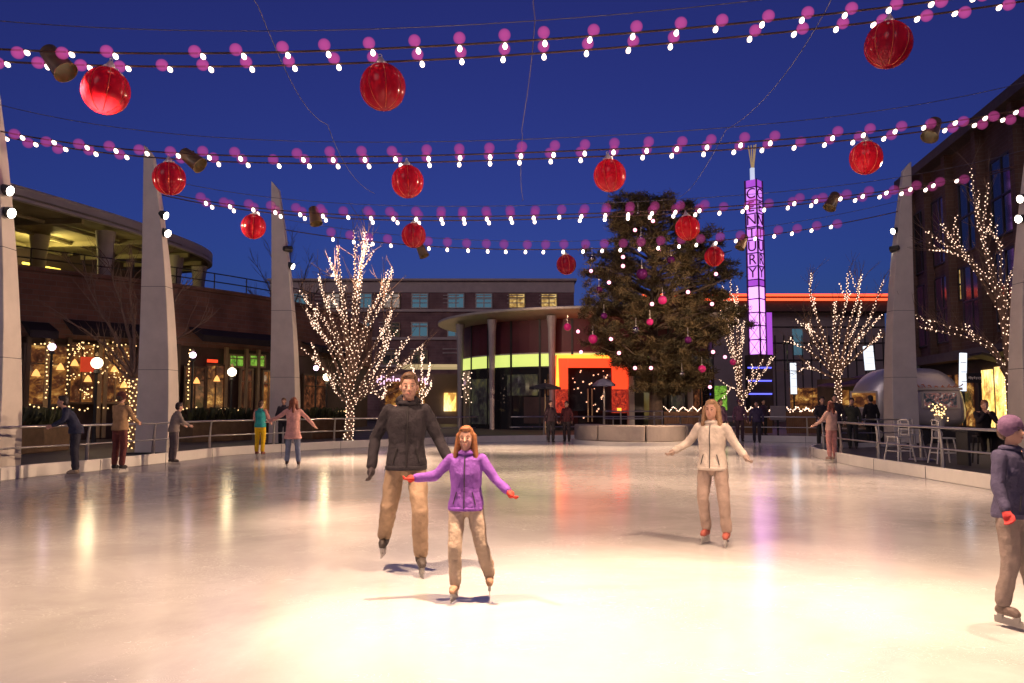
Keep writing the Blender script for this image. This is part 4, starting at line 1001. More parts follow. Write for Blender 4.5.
# ================================================================== TREES
M['leaf_pine'] = mat('pine_needles', (.14,.10,.042), .75, var=.4, scale=1.3)
M['leaf_pine2'] = mat('pine_needles_dark', (.075,.062,.028), .75, var=.4, scale=1.3)
def lit_tree(label, base_px, base_D, limbs, lit=True, trunk_r=.14, seed=1, gap=.075, size=.030, twigs=70, depth=1.2, bark=None, fairy=None, only_trunk_lit=False, sub=2, glow=45):
    """limbs: lists of picture points describing the real limb shapes seen in the photo; each limb gets its own depth"""
    rnd = random.Random(seed); D = base_D; b = at(*base_px, D)
    t = thing('bare_tree', label, 'tree', (b.x,D,DECK)); bark = bark or M['barkpale']
    L = []; tr = [Vector((b.x,D,DECK))]
    fork = at(*limbs[0][0], D)
    tr += [tr[0].lerp(fork,.5)+Vector((.03,0,0)), fork]
    m = MB(); m.tube(smoothpath(tr,4), [trunk_r*1.25]+[trunk_r]*7+[trunk_r*.85], 10); m.build('trunk', bark, t, smooth=True)
    lights = MB()
    def wrap(path, r0, r1, dense=1.0):
        ln = sum((q-p).length for p,q in zip(path,path[1:])); n = int(ln/gap*dense); acc = 0
        for i in range(n):
            u = i/n*(len(path)-1); k = min(int(u),len(path)-2); p = path[k].lerp(path[k+1],u-k); r = r0+(r1-r0)*i/n + .025; a = i*2.4
            lights.gem(p + Vector((math.cos(a)*r, math.sin(a)*r, rnd.uniform(-.03,.03))), size*rnd.uniform(.75,1.25))
    if lit: wrap(smoothpath(tr,4), trunk_r*1.22, trunk_r*.9, 3.0)
    allpts = []
    for li, lp in enumerate(limbs):
        dz = rnd.uniform(-depth,depth); n = len(lp); P_ = []
        for i,(px,py) in enumerate(lp):
            u = i/(n-1); P_.append(at(px,py,D + dz*u))
        path = smoothpath(P_, 5)
        path = [p + Vector((rnd.uniform(-.02,.02),rnd.uniform(-.02,.02),rnd.uniform(-.02,.02))) for p in path]
        k = len(path); r0 = trunk_r*.40; rad = [r0*(1-i/(k-1))+.012 for i in range(k)]
        m = MB(); m.tube(path, rad, 6); m.build('limb', bark, t, smooth=True)
        if lit and not only_trunk_lit: wrap(path, r0*.8, .015)
        if lit and not only_trunk_lit:
            for _ in range(sub):
                i0 = rnd.randint(int(k*.3), int(k*.85)); p = path[i0]; v = (path[min(i0+1,k-1)]-path[i0-1]).normalized(); v = (v*.9 + Vector((rnd.gauss(0,.42),rnd.gauss(0,.42),rnd.uniform(.0,.5)))).normalized(); br_ = [p]
                ln = rnd.uniform(.5,1.25)
                for q in range(5): v = (v+Vector((rnd.gauss(0,.1),rnd.gauss(0,.1),.08))).normalized(); br_.append(br_[-1]+v*ln/5)
                m = MB(); m.tube(br_, [.02,.017,.014,.011,.009,.007], 5); m.build('branch', bark, t); wrap(br_, .02, .01)
        allpts += [(p, (path[min(i+1,k-1)]-path[max(i-1,0)]).normalized()) for i,p in enumerate(path) if i > k*.15]
    m = MB()
    for _ in range(twigs):
        p,d = rnd.choice(allpts); ln = rnd.uniform(.5,1.5); v = (d + Vector((rnd.gauss(0,.45),rnd.gauss(0,.5),rnd.uniform(-.1,.5)))).normalized(); pts = [p]
        for k in range(4):
            v = (v + Vector((rnd.gauss(0,.16),rnd.gauss(0,.16),rnd.uniform(0,.14)))).normalized(); pts.append(pts[-1]+v*ln/4)
        m.tube(pts, [.014,.012,.009,.007,.005], 4)
        q = pts[2]; v2_ = (v + Vector((rnd.gauss(0,.5),rnd.gauss(0,.5),.2))).normalized(); m.tube([q,q+v2_*ln*.3,q+v2_*ln*.55+UP*.05], [.008,.006,.004], 4)
    o = m.build('twigs', bark, t); o['kind'] = 'stuff'
    if lit:
        for (gx,gz,ge) in ((0,fork.z-.8,.5),(0,fork.z+1.2,1),(0,fork.z+2.6,.8)):
            if only_trunk_lit and gz > fork.z: continue
            gl_ = bpy.data.lights.new('fairy_glow','POINT'); gl_.energy = glow*.6*ge; gl_.color = (1,.62,.36); gl_.shadow_soft_size = 1.5; go = bpy.data.objects.new('fairy_glow', gl_); COL.objects.link(go); go.location = (b.x+gx, D-.35, gz)
        o = lights.build('fairy_lights', fairy or M['fairy'], t); o['kind'] = 'stuff'
    return t
lit_tree('tall bare tree wrapped in white fairy lights, right of the mast behind the pink coat', (348,440), 33, [
    [(350,402),(340,385),(322,368),(301,346)], [(348,402),(345,372),(335,340),(320,315),(308,303),(305,294)],
    [(350,395),(340,345),(329,312),(322,290),(319,274)], [(351,390),(347,330),(342,295),(335,276),(331,276)], [(352,388),(346,330),(341,290),(338,247)],
    [(351,385),(353,320),(355,280),(354,229)], [(352,385),(358,310),(362,265),(365.5,231)], [(352,370),(356,300),(361,265),(369,238)],
    [(352,375),(365,325),(378,298),(388,269)], [(352,378),(368,330),(383,300),(393.5,269)],
    [(352,402),(370,370),(385,340),(389,322),(392,310)], [(353,404),(372,376),(386,350),(390,330)], [(354,404),(375,380),(395,358),(410,336)], [(354,404),(385,378),(405,362),(424,343)],
    [(349,400),(330,350),(318,330),(312,322),(306,308)], [(349,404),(338,395),(330,380),(326,372)], [(355,400),(372,392),(382,398),(386,388)], [(352,385),(342,320),(338,308),(333,300)],
    [(350,380),(335,350),(322,334),(316,318)], [(353,380),(375,345),(384,330),(387,318)]], seed=2, gap=.07, size=.023, twigs=240, depth=1.5)
lit_tree('bare tree wrapped in warm fairy lights left of the grey mast, with wide curving limbs', (837,436), 40, [
    [(838,380),(826,342),(815,312),(810,290),(812,272)], [(838,380),(838,340),(846,300),(848,272)], [(838,378),(850,322),(858,297),(860,276)], [(839,376),(855,342),(872,312),(884,278)],
    [(836,376),(815,356),(800,346),(784,341)], [(836,374),(820,350),(812,336),(806,322)], [(840,374),(858,342),(883,314)], [(836,379),(818,371),(806,368),(798,372)], [(840,370),(866,348),(882,336)], [(837,375),(834,330),(836,301)],
    [(837,376),(820,340),(810,330),(807.5,323)], [(838,378),(846,345),(856,325),(862,300)]], seed=3, gap=.09, size=.026, twigs=160, depth=1.6)
lit_tree('slender bare tree thick with warm fairy lights between the pine and the purple tower', (741,436), 49, [
    [(741,402),(736,370),(730,330),(731,277)], [(741,402),(738,340),(737,285)], [(741,402),(733,360),(722,322),(723,285)], [(741,402),(752,380),(764,358)], [(742,402),(758,380),(775,356)], [(741,402),(734,388),(727,392)],
    [(741,400),(735,350),(727,315),(727,300)], [(741,400),(741,350),(744,320)], [(741,400),(732,345),(736,310),(733,295)]], seed=4, gap=.09, size=.03, twigs=90, depth=1.2)
lit_tree('large bare tree with fairy lights spread before the dark brick office building', (1012,440), 30, [
    [(1009,368),(1006,330),(997,294),(985,250),(975,205),(971,167)], [(1008,368),(1003,320),(992,265),(983,236),(985,210),(988,182)], [(1009,366),(1003,310),(1000,280),(1001,245),(985,228)],
    [(1008,368),(998,296),(975,265),(955,243),(940,222)], [(1008,368),(996,296),(972,264),(950,252),(929,250)], [(1000,310),(965,256),(945,245),(925,230)], [(1009,366),(1005,300),(1010,275),(1020,260)],
    [(1009,380),(994,349),(970,333),(944,325),(916,317)], [(1009,380),(990,350),(965,337),(940,332),(918,326)], [(1010,366),(1012,300),(1022,240),(1030,215)]], seed=5, gap=.10, size=.021, twigs=180, depth=1.0, trunk_r=.16)
lit_tree('bare tree with only its trunk wrapped in lights, beside the mast behind the tan jacket', (134,447), 27, [
    [(134,378),(120,345),(100,310),(84,276)], [(134,378),(128,330),(118,295),(108,262)], [(134,378),(134,330),(130,290),(134,255)], [(134,378),(142,335),(152,300),(160,268)], [(134,378),(150,345),(170,310),(188,280)], [(134,378),(112,352),(92,335),(70,322)], [(134,378),(158,350),(184,335),(203,322)], [(134,380),(122,372),(112,362),(104,352)]],
    seed=6, gap=.06, size=.028, twigs=130, only_trunk_lit=True, bark=M['barkpale'], fairy=M['fairy2'])
lit_tree('small sapling with a few fairy lights left of the pavilion', (421,432), 58, [[(421,398),(415,380),(413,366)], [(421,398),(422,375),(421,354)], [(421,398),(427,380),(430,367)], [(421,400),(428,392),(432,382)]], seed=8, gap=.13, size=.05, twigs=20, depth=.5, trunk_r=.09)
lit_tree('faint bare unlit tree on the skyline behind the slim mast', (284,380), 60, [[(284,330),(270,290),(255,262)],[(284,330),(278,280),(268,245)],[(284,330),(288,280),(292,240)],[(284,330),(300,290),(312,255)],[(284,330),(310,300),(330,275)],[(284,330),(262,305),(248,290)]], lit=False, seed=9, twigs=160, depth=2.5, bark=M['bark'])

# ---- the big pine
D = 43.0
rnd = random.Random(11)
pc_ = at(655,400,D); pine = thing('pine_tree', 'large dark pine hung with pink lights and baubles beside the glowing portal', 'tree', (pc_.x,D,DECK))
ztop = at(652,196,D).z
def zc(py): return at(655,py,D).z
m = MB(); m.tube([(pc_.x+.05*math.sin(k),D,DECK+(ztop-1-DECK)*k/10) for k in range(11)], [.42,.36,.33,.30,.27,.24,.2,.16,.12,.08,.03], 12); m.build('trunk', M['bark'], pine, smooth=True)
# crown outline in the photo: y -> left, right
OUT = [(196,638,672),(210,622,690),(225,608,706),(240,600,722),(262,590,727),(285,588,731),(310,580,735),(330,577,733),(346,584,724),(358,604,718),(372,628,708),(384,642,696),(392,650,676)]
def outline(py):
    for (a,l0,r0),(b,l1,r1) in zip(OUT,OUT[1:]):
        if a <= py <= b:
            u = (py-a)/(b-a); return l0+(l1-l0)*u, r0+(r1-r0)*u
    return OUT[-1][1:]
limbs = MB(); nd = [MB(), MB()]
def tuft(mb_, c, rad, n):
    for _ in range(n):
        d = Vector((rnd.gauss(0,1),rnd.gauss(0,1),rnd.gauss(.25,.8))).normalized(); p = c + Vector((rnd.gauss(0,rad*.5),rnd.gauss(0,rad*.5),rnd.gauss(0,rad*.32)))
        ln = rnd.uniform(.16,.34); s_ = d.orthogonal().normalized()*rnd.uniform(.014,.03); s_.rotate(Matrix.Rotation(rnd.uniform(0,6.28),3,d))
        v = [mb_.bm.verts.new(p-s_), mb_.bm.verts.new(p+s_), mb_.bm.verts.new(p+d*ln)]; mb_.bm.faces.new(v)
nb_ = 0
for k in range(190):
    py = 200 + (392-200)*(k/190)**.9 + rnd.uniform(-4,4); py = min(max(py,197),391)
    l,r = outline(py); cxp = (l+r)/2; hw_ = (r-l)/2*D/F
    ax = at(cxp,py,D); ax.x = pc_.x*.75 + ax.x*.25
    th = rnd.choice([rnd.uniform(0,2*PI), rnd.gauss(0,.45), rnd.gauss(PI,.45), rnd.uniform(PI,2*PI)]); reach = hw_*rnd.uniform(.55,1.12)
    cxw = at(cxp,py,D).x; e = Vector((cxw+reach*math.cos(th), D+reach*math.sin(th)*.9, zc(py)))
    s0 = Vector((pc_.x,D,max(DECK+2.2, zc(py)-.25*reach-.3))); mid = s0.lerp(e,.55)+UP*rnd.uniform(-.25,.15)
    path = smoothpath([s0,mid,e],4); limbs.tube(path, [.07*(1-i/len(path))+.015 for i in range(len(path))], 5)
    for q in range(rnd.randint(2,4)):
        u = rnd.uniform(.68,1.04); c = s0.lerp(e,u) + Vector((rnd.gauss(0,.28),rnd.gauss(0,.28),rnd.gauss(.1,.14)))
        for _2 in range(3):
            tuft(nd[0 if rnd.random()<.6 else 1], c+Vector((rnd.gauss(0,.26),rnd.gauss(0,.26),rnd.gauss(0,.10))), .26, 62)
limbs.build('limb', M['bark'], pine)
o = nd[0].build('needles', M['leaf_pine'], pine); o['kind'] = 'stuff'
o = nd[1].build('needles', M['leaf_pine2'], pine); o['kind'] = 'stuff'
# lights and baubles hung in it
M['pinklamp'] = mat('pink_lamp', (.9,.5,.6), .4, var=0, emit=(1,.34,.48), estr=3.2)
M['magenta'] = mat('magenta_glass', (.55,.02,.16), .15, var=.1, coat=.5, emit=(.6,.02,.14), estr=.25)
M['plumglass'] = mat('plum_glass', (.16,.02,.16), .12, .5, var=.1)
M['silverglass'] = mat('silver_glass', (.5,.48,.5), .15, 1, var=.05)
lampb = None; gb = {}
LP_ = [(635,230),(653,221),(659,250),(623,266),(591,271),(609,282.5),(652,304),(712,304),(611,339),(619,353),(635,368),(651,368),(713,352),(725,357),(710,387),(578,331.5),(581,352),(716,274),(623,257),(688,292)]
BP_ = [(671,260,'plumglass',.24),(642,274,'plumglass',.34),(599,290,'plumglass',.22),(662.5,300,'magenta',.26),(702,369,'magenta',.24),(567.5,327,'magenta',.24),(593,339,'magenta',.28),(592,259,'silverglass',.22),(641,238,'silverglass',.16),(638,213,'silverglass',.15),(664,213,'silverglass',.15),(636,330,'silverglass',.22),(682,374,'silverglass',.16),(733,362,'magenta',.2),(688,340,'plumglass',.22),(650,322,'magenta',.2),(604,316,'plumglass',.2)]
def frontD(px,py):
    l,r = outline(min(max(py,197),391)); c=(l+r)/2; hw_=(r-l)/2; u = min(abs(px-c)/max(hw_,1),1); return D - hw_*D/F*.92*math.sqrt(max(0,1-u*u)) - .15
for px,py in LP_:
    p = at(px,py,frontD(px,py)); t = thing('pink_globe_lamp', 'small round glowing pink lamp hanging in the big pine', 'lamp', p, group='glowing pink lamps in the pine')
    m = MB(); m.ball(p,.095,14,10); m.build('globe', M['pinklamp'], t, smooth=True)
    m = MB(); m.lathe([(.03,.10),(.04,.14),(.01,.17),(.008,.55)], c=p, n=8); m.build('cap', M['dark'], t)
for px,py,mt,r in BP_:
    p = at(px,py,frontD(px,py)); lb = {'plumglass':'dark plum glass bauble hanging in the big pine','magenta':'magenta glass bauble hanging in the big pine','silverglass':'small silver glass bauble hanging in the big pine'}[mt]
    t = thing('glass_bauble', lb, 'bauble', p, group={'plumglass':'dark plum baubles in the pine','magenta':'magenta baubles in the pine','silverglass':'silver baubles in the pine'}[mt])
    m = MB(); m.ball(p, r*.85, 18, 12); m.build('glass_ball', M[mt], t, smooth=True)
    m = MB(); m.lathe([(.04,r*.8),(.05,r*.95),(.01,r*1.05),(.008,r+.4)], c=p, n=8); m.build('cap', M['cap'], t)

# ================================================================== PEOPLE
def cloth(name, col, rough=.85, var=.22, scale=9, bump=.35): return mat(name, col, rough, var=var, scale=scale, bump=bump, spec=.25)
def vlerp(a,b,u): return Vector(a).lerp(Vector(b),u)
FOLDS = bpy.data.textures.new('cloth_folds', 'CLOUDS'); FOLDS.noise_scale = .11; FOLDS.noise_depth = 2
class Fig:
    """closed overlapping shapes that a voxel remesh fuses into ONE continuous surface"""
    def __init__(s): s.m = MB()
    def cap(s, a, b, ra, rb, n=14):
        a,b = Vector(a),Vector(b); d = (b-a); L_ = d.length; d = d/L_ if L_>1e-6 else UP; u = d.orthogonal().normalized(); w = d.cross(u); rings = []
        prof = []
        for k in range(1,5): t = k/5*PI/2; prof.append((-math.cos(t)*ra, math.sin(t)*ra))
        prof.append((0,ra)); prof.append((L_*.5,(ra+rb)/2)); prof.append((L_,rb))
        for k in range(4,0,-1): t = k/5*PI/2; prof.append((L_+math.cos(t)*rb, math.sin(t)*rb))
        bm = s.m.bm
        for z,r in prof: rings.append([bm.verts.new(a+d*z+(u*math.cos(2*PI*j/n)+w*math.sin(2*PI*j/n))*r) for j in range(n)])
        v0 = bm.verts.new(a-d*ra); v1 = bm.verts.new(b+d*rb)
        for p,q in zip(rings,rings[1:]):
            for j in range(n): bm.faces.new((p[j],p[(j+1)%n],q[(j+1)%n],q[j]))
        for j in range(n): bm.faces.new((v0,rings[0][(j+1)%n],rings[0][j])); bm.faces.new((v1,rings[-1][j],rings[-1][(j+1)%n]))
        return s
    def torso(s, rings, n=28):
        bm = s.m.bm; R_ = []
        for c,rx,ry in rings: R_.append([bm.verts.new(Vector(c)+Vector((rx*math.copysign(abs(math.cos(2*PI*j/n))**.85,math.cos(2*PI*j/n)), ry*math.copysign(abs(math.sin(2*PI*j/n))**.85,math.sin(2*PI*j/n)), 0))) for j in range(n)])
        for p,q in zip(R_,R_[1:]):
            for j in range(n): bm.faces.new((p[j],p[(j+1)%n],q[(j+1)%n],q[j]))
        bm.faces.new(R_[0][::-1]); bm.faces.new(R_[-1]); return s
    def chain(s, pts, rad):
        for i in range(len(pts)-1): s.cap(pts[i],pts[i+1],rad[i],rad[i+1])
        return s
    def ell(s, c, r, m=None): s.m.ball(c, r, 18, 12, m); return s
    def done(s, name, mt, parent, vox, smooth=4, wm=None, fold=0):
        s.m.bm.transform(wm)
        o = s.m.build(name, mt, parent, smooth=True)
        r = o.modifiers.new('fuse','REMESH'); r.mode = 'VOXEL'; r.voxel_size = vox; r.use_smooth_shade = True
        k = o.modifiers.new('relax','SMOOTH'); k.iterations = smooth; k.factor = .5
        if fold:
            d = o.modifiers.new('folds','DISPLACE'); d.texture = FOLDS; d.texture_coords = 'LOCAL'; d.strength = fold; d.mid_level = .5
        return o
def person(label, pos, rz, h, pose=None, jacket=(.05,.05,.06), trousers=(.1,.1,.12), shoes=(.05,.04,.04), hair=(.06,.035,.02), hairstyle='short', hat=None, skates=True, gloves=None, coat=False, skirt=None, vest=None, hood=False, near=False, lean=0.0, shorts=False, group=None):
    """faces -y at rz = 0; pose overrides joints given for a 1.75 m body"""
    t = thing('person', label, 'person', pos, rz, group); k = h/1.75; lift = .075 if skates else .0
    wm = W[t] @ Matrix.Translation((0,0,lift)) @ Matrix.Scale(k,4)
    J = dict(al=(-.10,.02,.09),ar=(.10,.02,.09),kl=(-.105,-.02,.49),kr=(.105,-.02,.49),hl=(-.09,0,.92),hr=(.09,0,.92),pv=(0,0,.97),ch=(0,0,1.25),nk=(0,.005,1.47),hd=(0,-.02,1.625),
             sl=(-.165,0,1.40),sr=(.165,0,1.40),el=(-.25,.03,1.14),er=(.25,.03,1.14),wl=(-.265,-.06,.90),wr=(.265,-.06,.90))
    if pose: J.update(pose)
    if lean:
        for q in ('ch','nk','hd','sl','sr'):
            v = J[q]; z = v[2]-.95; J[q] = (v[0], v[1]-z*math.sin(lean), .95+z*math.cos(lean))
        for q in ('el','er','wl','wr'):
            if not pose or q not in pose:
                v = J[q]; J[q] = (v[0], v[1]-.35*math.sin(lean), v[2]-.05)
    J = {a:Vector(b) for a,b in J.items()}
    vox = (.0075 if near else .013)*k*1.0
    # ---- body: one continuous surface
    f = Fig(); hd = J['hd']; up = (hd-J['nk']).normalized()
    f.ell(hd+Vector((0,.012,.025)), (.076,.095,.105)); f.ell(hd+Vector((0,-.020,-.040)), (.064,.068,.078)); f.ell(hd+Vector((0,-.046,-.088)), (.036,.036,.028)); f.ell(hd+Vector((-.034,-.058,-.022)), (.026,.024,.026)); f.ell(hd+Vector((.034,-.058,-.022)), (.026,.024,.026))
    f.cap(hd+Vector((0,-.084,.006)), hd+Vector((0,-.101,-.030)), .008,.0125)
    f.ell(hd+Vector((0,-.080,-.064)), (.024,.012,.012))
    for sx in (-1,1): f.ell(hd+Vector((sx*.078,.012,-.008)), (.012,.022,.032))
    f.cap(J['nk']-UP*.08, hd-UP*.05, .055,.05)
    f.cap(J['pv'], J['ch'], .105,.12); f.cap(J['ch'],J['nk']-UP*.06,.115,.06); f.cap(J['sl'],J['sr'],.05,.05)
    for s_ in 'lr':
        f.chain([J['s'+s_],J['e'+s_],J['w'+s_]],[.045,.038,.026]); f.chain([J['h'+s_],J['k'+s_],J['a'+s_]],[.08,.052,.036])
    for s_ in 'lr':
        ghand = Fig() if gloves else f
        sx = -1 if s_=='l' else 1; e,w = J['e'+s_],J['w'+s_]; d = (w-e).normalized(); side = Vector((0,-1,0)); side = (side-d*side.dot(d)).normalized(); nrm = d.cross(side)*sx
        g = 1.25 if gloves else 1.0
        ghand.cap(w-d*.02, w+d*.02, .026*g,.028*g)
        for q in range(4):
            off = side*(.030-.020*q); a = w+d*.035+off*.8; kn = w+d*.095+off; ln = (.062,.072,.067,.052)[q]; tip = kn+d*ln*.62-nrm*ln*.5*-1*(-1)
            ghand.chain([a,kn,kn+d*ln*.5+nrm*(-.006),tip],[.013*g,.010*g,.0088*g,.0075*g])
        ghand.cap(w+d*.03+side*.01, w+d*.075+side*.045,.014*g,.011*g); ghand.cap(w+d*.075+side*.045, w+d*.115+side*.052-nrm*.01,.011*g,.009*g)
        ghand.ell(w+d*.06, (.03*g,.03*g,.034*g))
        if gloves: ghand.done('glove', cloth('glove_fabric', gloves), t, vox, 2, wm)
    body = f.done('body', M['skin'], t, vox, 3, wm)
    if near:
        for sx in (-1,1):
            m = MB(); m.ball(hd+Vector((sx*.031,-.0835,.004)), (.0105,.006,.0062), 12, 8); m.bm.transform(wm); m.build('eye', M['eye'], t, smooth=True)
            m = MB(); m.tube([hd+Vector((sx*.017,-.088,.024)),hd+Vector((sx*.033,-.085,.030)),hd+Vector((sx*.050,-.072,.024))], [.003,.0036,.002], 6); m.bm.transform(wm); m.build('eyebrow', M['brow'], t)
        m = MB(); m.ball(hd+Vector((0,-.0895,-.064)), (.020,.005,.0055), 12, 6); m.bm.transform(wm); m.build('lips', M['lip'], t, smooth=True)
    # ---- clothes
    jm = cloth('jacket_fabric', jacket); f = Fig(); hem = J['pv']-UP*(.30 if coat else .10)
    wst = J['pv'].lerp(J['ch'],.45); fl = .235 if coat else .19
    f.torso([(hem,fl,fl*.82),(hem.lerp(J['pv'],.6),.188,.152),(J['pv']+UP*.03,.176,.142),(wst,.160,.130),(J['ch'],.178,.138),(J['ch'].lerp(J['nk'],.45),.172,.125),(J['ch'].lerp(J['nk'],.70),.172,.108),(J['nk']-UP*.045,.088,.082),(J['nk']+UP*.03,.068,.068)])
    f.cap(J['sl']-UP*.015,J['sr']-UP*.015,.062,.062)
    if hood: f.ell(J['nk']+Vector((0,.10,.0)),(.12,.075,.09)); f.cap(J['nk']+Vector((-.07,.03,.02)),J['nk']+Vector((.07,.03,.02)),.05,.05)
    if not vest:
        for s_ in 'lr': f.chain([J['s'+s_],J['e'+s_],J['w'+s_]],[.064,.056,.046])
    f.done('jacket' if not vest else 'vest', jm if not vest else cloth('vest_fabric', vest), t, vox*1.3, 10, wm, .026*k)
    if vest:
        f = Fig()
        for s_ in 'lr': f.chain([J['s'+s_],J['e'+s_],J['w'+s_]],[.07,.055,.045])
        f.cap(J['sl'],J['sr'],.055,.055); f.done('shirt', jm, t, vox*1.3, 5, wm, .026*k)
    if near:
        dv = J['ch'].lerp(J['pv'],1.0)
        def front(z_, dx=0.0):
            u = (z_-hem.z)/(J['nk'].z-hem.z); c_ = hem.lerp(J['nk'],u); ry = .158 - .02*math.sin(u*PI) if u < .7 else .158-.02*math.sin(.7*PI)-(u-.7)*.2
            return Vector((c_.x+dx, c_.y-ry-.004+abs(dx)*.18, z_))
        zz_ = [hem.z+.02+(J['nk'].z-.05-hem.z)*i/14 for i in range(15)]
        m = MB(); m.tube([front(z_) for z_ in zz_], .006, 5); m.bm.transform(wm); m.build('zip', M['zip'], t)
        for sx in (-1,1):
            m = MB(); m.tube([front(hem.z+.06,sx*.12),front(hem.z+.12,sx*.105),front(hem.z+.19,sx*.085)], .006, 5); m.bm.transform(wm); m.build('pocket_seam', M['zip'], t)
        f = Fig(); f.torso([(hem-UP*.012,.192,.157),(hem+UP*.03,.195,.16)]); f.done('waistband', jm, t, vox*1.3, 2, wm)
        f = Fig()
        for q in range(14):
            a_ = 2*PI*q/14; b2 = 2*PI*(q+1)/14; f.cap(J['nk']+Vector((.075*math.cos(a_),.07*math.sin(a_),-.005)),J['nk']+Vector((.075*math.cos(b2),.07*math.sin(b2),-.005)),.024,.024)
        f.done('collar', jm, t, vox*1.2, 2, wm)
        for s_ in 'lr':
            e,w = J['e'+s_],J['w'+s_]; d_ = (w-e).normalized(); f = Fig(); f.cap(w-d_*.05,w-d_*.015,.050,.048); f.done('cuff', jm, t, vox*1.2, 2, wm)
    f = Fig(); f.ell(J['pv']-UP*.06,(.15,.118,.13))
    for s_ in 'lr':
        b_ = J['k'+s_].lerp(J['a'+s_],.25) if shorts else J['a'+s_]+UP*.03
        f.chain([J['h'+s_],J['k'+s_],b_],[.098,.076,.066 if not shorts else .09])
    f.done('trousers', cloth('trouser_fabric', trousers), t, vox*1.3, 5, wm, .026*k)
    if skirt:
        f = Fig(); c0 = J['pv']-UP*.1; c1 = J['kl'].lerp(J['kr'],.5)+UP*.05; f.cap(c0,c1,.15,.21); f.done('skirt', cloth('skirt_fabric', skirt), t, vox*1.3, 5, wm, .026*k)
    for s_ in 'lr':
        a,kn = J['a'+s_],J['k'+s_]; fd = Vector((-.12 if s_=='l' else .12,-1,0)).normalized(); f = Fig()
        f.cap(a+UP*.12+ (kn-a).normalized()*.02,a-UP*.02,.055,.05); f.cap(a+Vector((0,.03,-.045)),a+fd*.13+UP*-.055,.042,.034); f.ell(a+fd*.08-UP*.04,(.045,.07,.04))
        b_ = f.done('skate' if skates else 'shoe', cloth('boot_leather', shoes, .5), t, vox, 3, wm)
        if skates:
            m = MB(); c = a+fd*.05; rzb = math.atan2(fd.y,fd.x)
            m.box(c-UP*.135,(.28,.008,.06),rzb); m.box(c+fd*.08-UP*.10,(.05,.03,.05),rzb); m.box(c-fd*.08-UP*.10,(.05,.03,.05),rzb)
            m.bm.transform(wm); m.build('blade', M['steel'], b_)
    hm = mat('hair', hair, .6, var=.3, scale=30)
    if hat:
        f = Fig(); f.ell(hd+Vector((0,.012,.055)),(.088,.106,.088)); f.cap(hd+Vector((-.02,.01,.03)),hd+Vector((.02,.01,.03)),.095,.095);  f.done('hat', cloth('hat_knit', hat), t, vox, 3, wm)
    f = Fig()
    if not hat: f.ell(hd+Vector((0,.026,.045)),(.088,.098,.098)); f.ell(hd+Vector((0,-.035,.098)),(.062,.05,.034))
    f.ell(hd+Vector((0,.055,-.01)),(.08,.07,.08))
    if hairstyle == 'long':
        for sx in (-1,0,1): f.cap(hd+Vector((sx*.07,.035+.03*(sx==0),.02)), J['nk']+Vector((sx*.10,.03+.06*(sx==0),-.10)), .045,.038)
        for sx in (-1,1): f.cap(hd+Vector((sx*.082,.012,.03)), J['nk']+Vector((sx*.115,-.035,-.07)), .030,.030)
    f.done('hair', hm, t, vox, 2, wm)
    return t
M['zip'] = mat('dark_zip', (.03,.028,.03), .5, .3, var=0); M['eye'] = mat('eye', (.07,.045,.03), .2, var=0); M['brow'] = mat('eyebrow', (.05,.03,.02), .8, var=0); M['lip'] = mat('lip', (.42,.13,.11), .45, var=0)
def ice(px, D): 
    p = at(px, 480, D); return (p.x, D, 0.0)
def deck(px, D):
    p = at(px, 440, D); return (p.x, D, DECK)
# the pair in front
person('tall man in a dark hooded jacket and khaki trousers skating beside the child', ice(406,7.4), .12, 1.74, dict(al=(-.20,.30,.20),kl=(-.15,.0,.52),ar=(.14,-.10,.09),kr=(.13,-.17,.50),el=(-.29,.05,1.14),wl=(-.31,-.05,.90),er=(.30,.0,1.14),wr=(.40,-.10,.92),hd=(.02,-.04,1.62),nk=(.01,-.01,1.47)),
    jacket=(.026,.022,.028), trousers=(.34,.24,.16), shoes=(.06,.05,.045), hair=(.10,.05,.025), hood=True, near=True, gloves=(.05,.04,.045), group=None)
person('child in a purple fleece with long auburn hair and red mittens beside the man', ice(466,6.35), -.08, 1.27, dict(al=(-.10,-.06,.09),kl=(-.10,-.13,.49),ar=(.24,.16,.13),kr=(.17,-.04,.50),el=(-.33,-.02,1.22),wl=(-.53,-.08,1.20),er=(.32,-.05,1.20),wr=(.46,-.14,1.08)),
    jacket=(.22,.08,.40), trousers=(.52,.41,.31), shoes=(.42,.26,.17), hair=(.26,.10,.035), hairstyle='long', near=True, gloves=(.62,.06,.045))
# left railing
person('dark blue clad skater bending over the left railing', ice(74,17.3), PI*.62+PI, 1.72, dict(el=(-.22,-.22,1.18),wl=(-.20,-.42,1.06),er=(.22,-.22,1.18),wr=(.20,-.42,1.06)), jacket=(.035,.04,.075), trousers=(.03,.03,.045), shoes=(.3,.24,.18), hair=(.03,.02,.02), lean=.42)
person('skater in a tan jacket and red brown hat standing at the left railing', ice(118,18.7), PI*.92, 1.78, dict(el=(-.24,-.12,1.16),wl=(-.20,-.32,1.06),er=(.24,-.12,1.16),wr=(.20,-.32,1.06)), jacket=(.40,.25,.13), trousers=(.16,.05,.045), shoes=(.04,.035,.035), hair=(.06,.03,.02), hat=(.12,.04,.035), coat=False)
person('slim skater in a pale grey top beside the lit edge of a mast', ice(172,20.9), PI*.75, 1.55, dict(el=(-.2,-.16,1.18),wl=(-.18,-.36,1.08),er=(.2,-.16,1.18),wr=(.18,-.36,1.08)), jacket=(.24,.20,.18), trousers=(.10,.08,.09), hair=(.035,.02,.02), lean=.2)
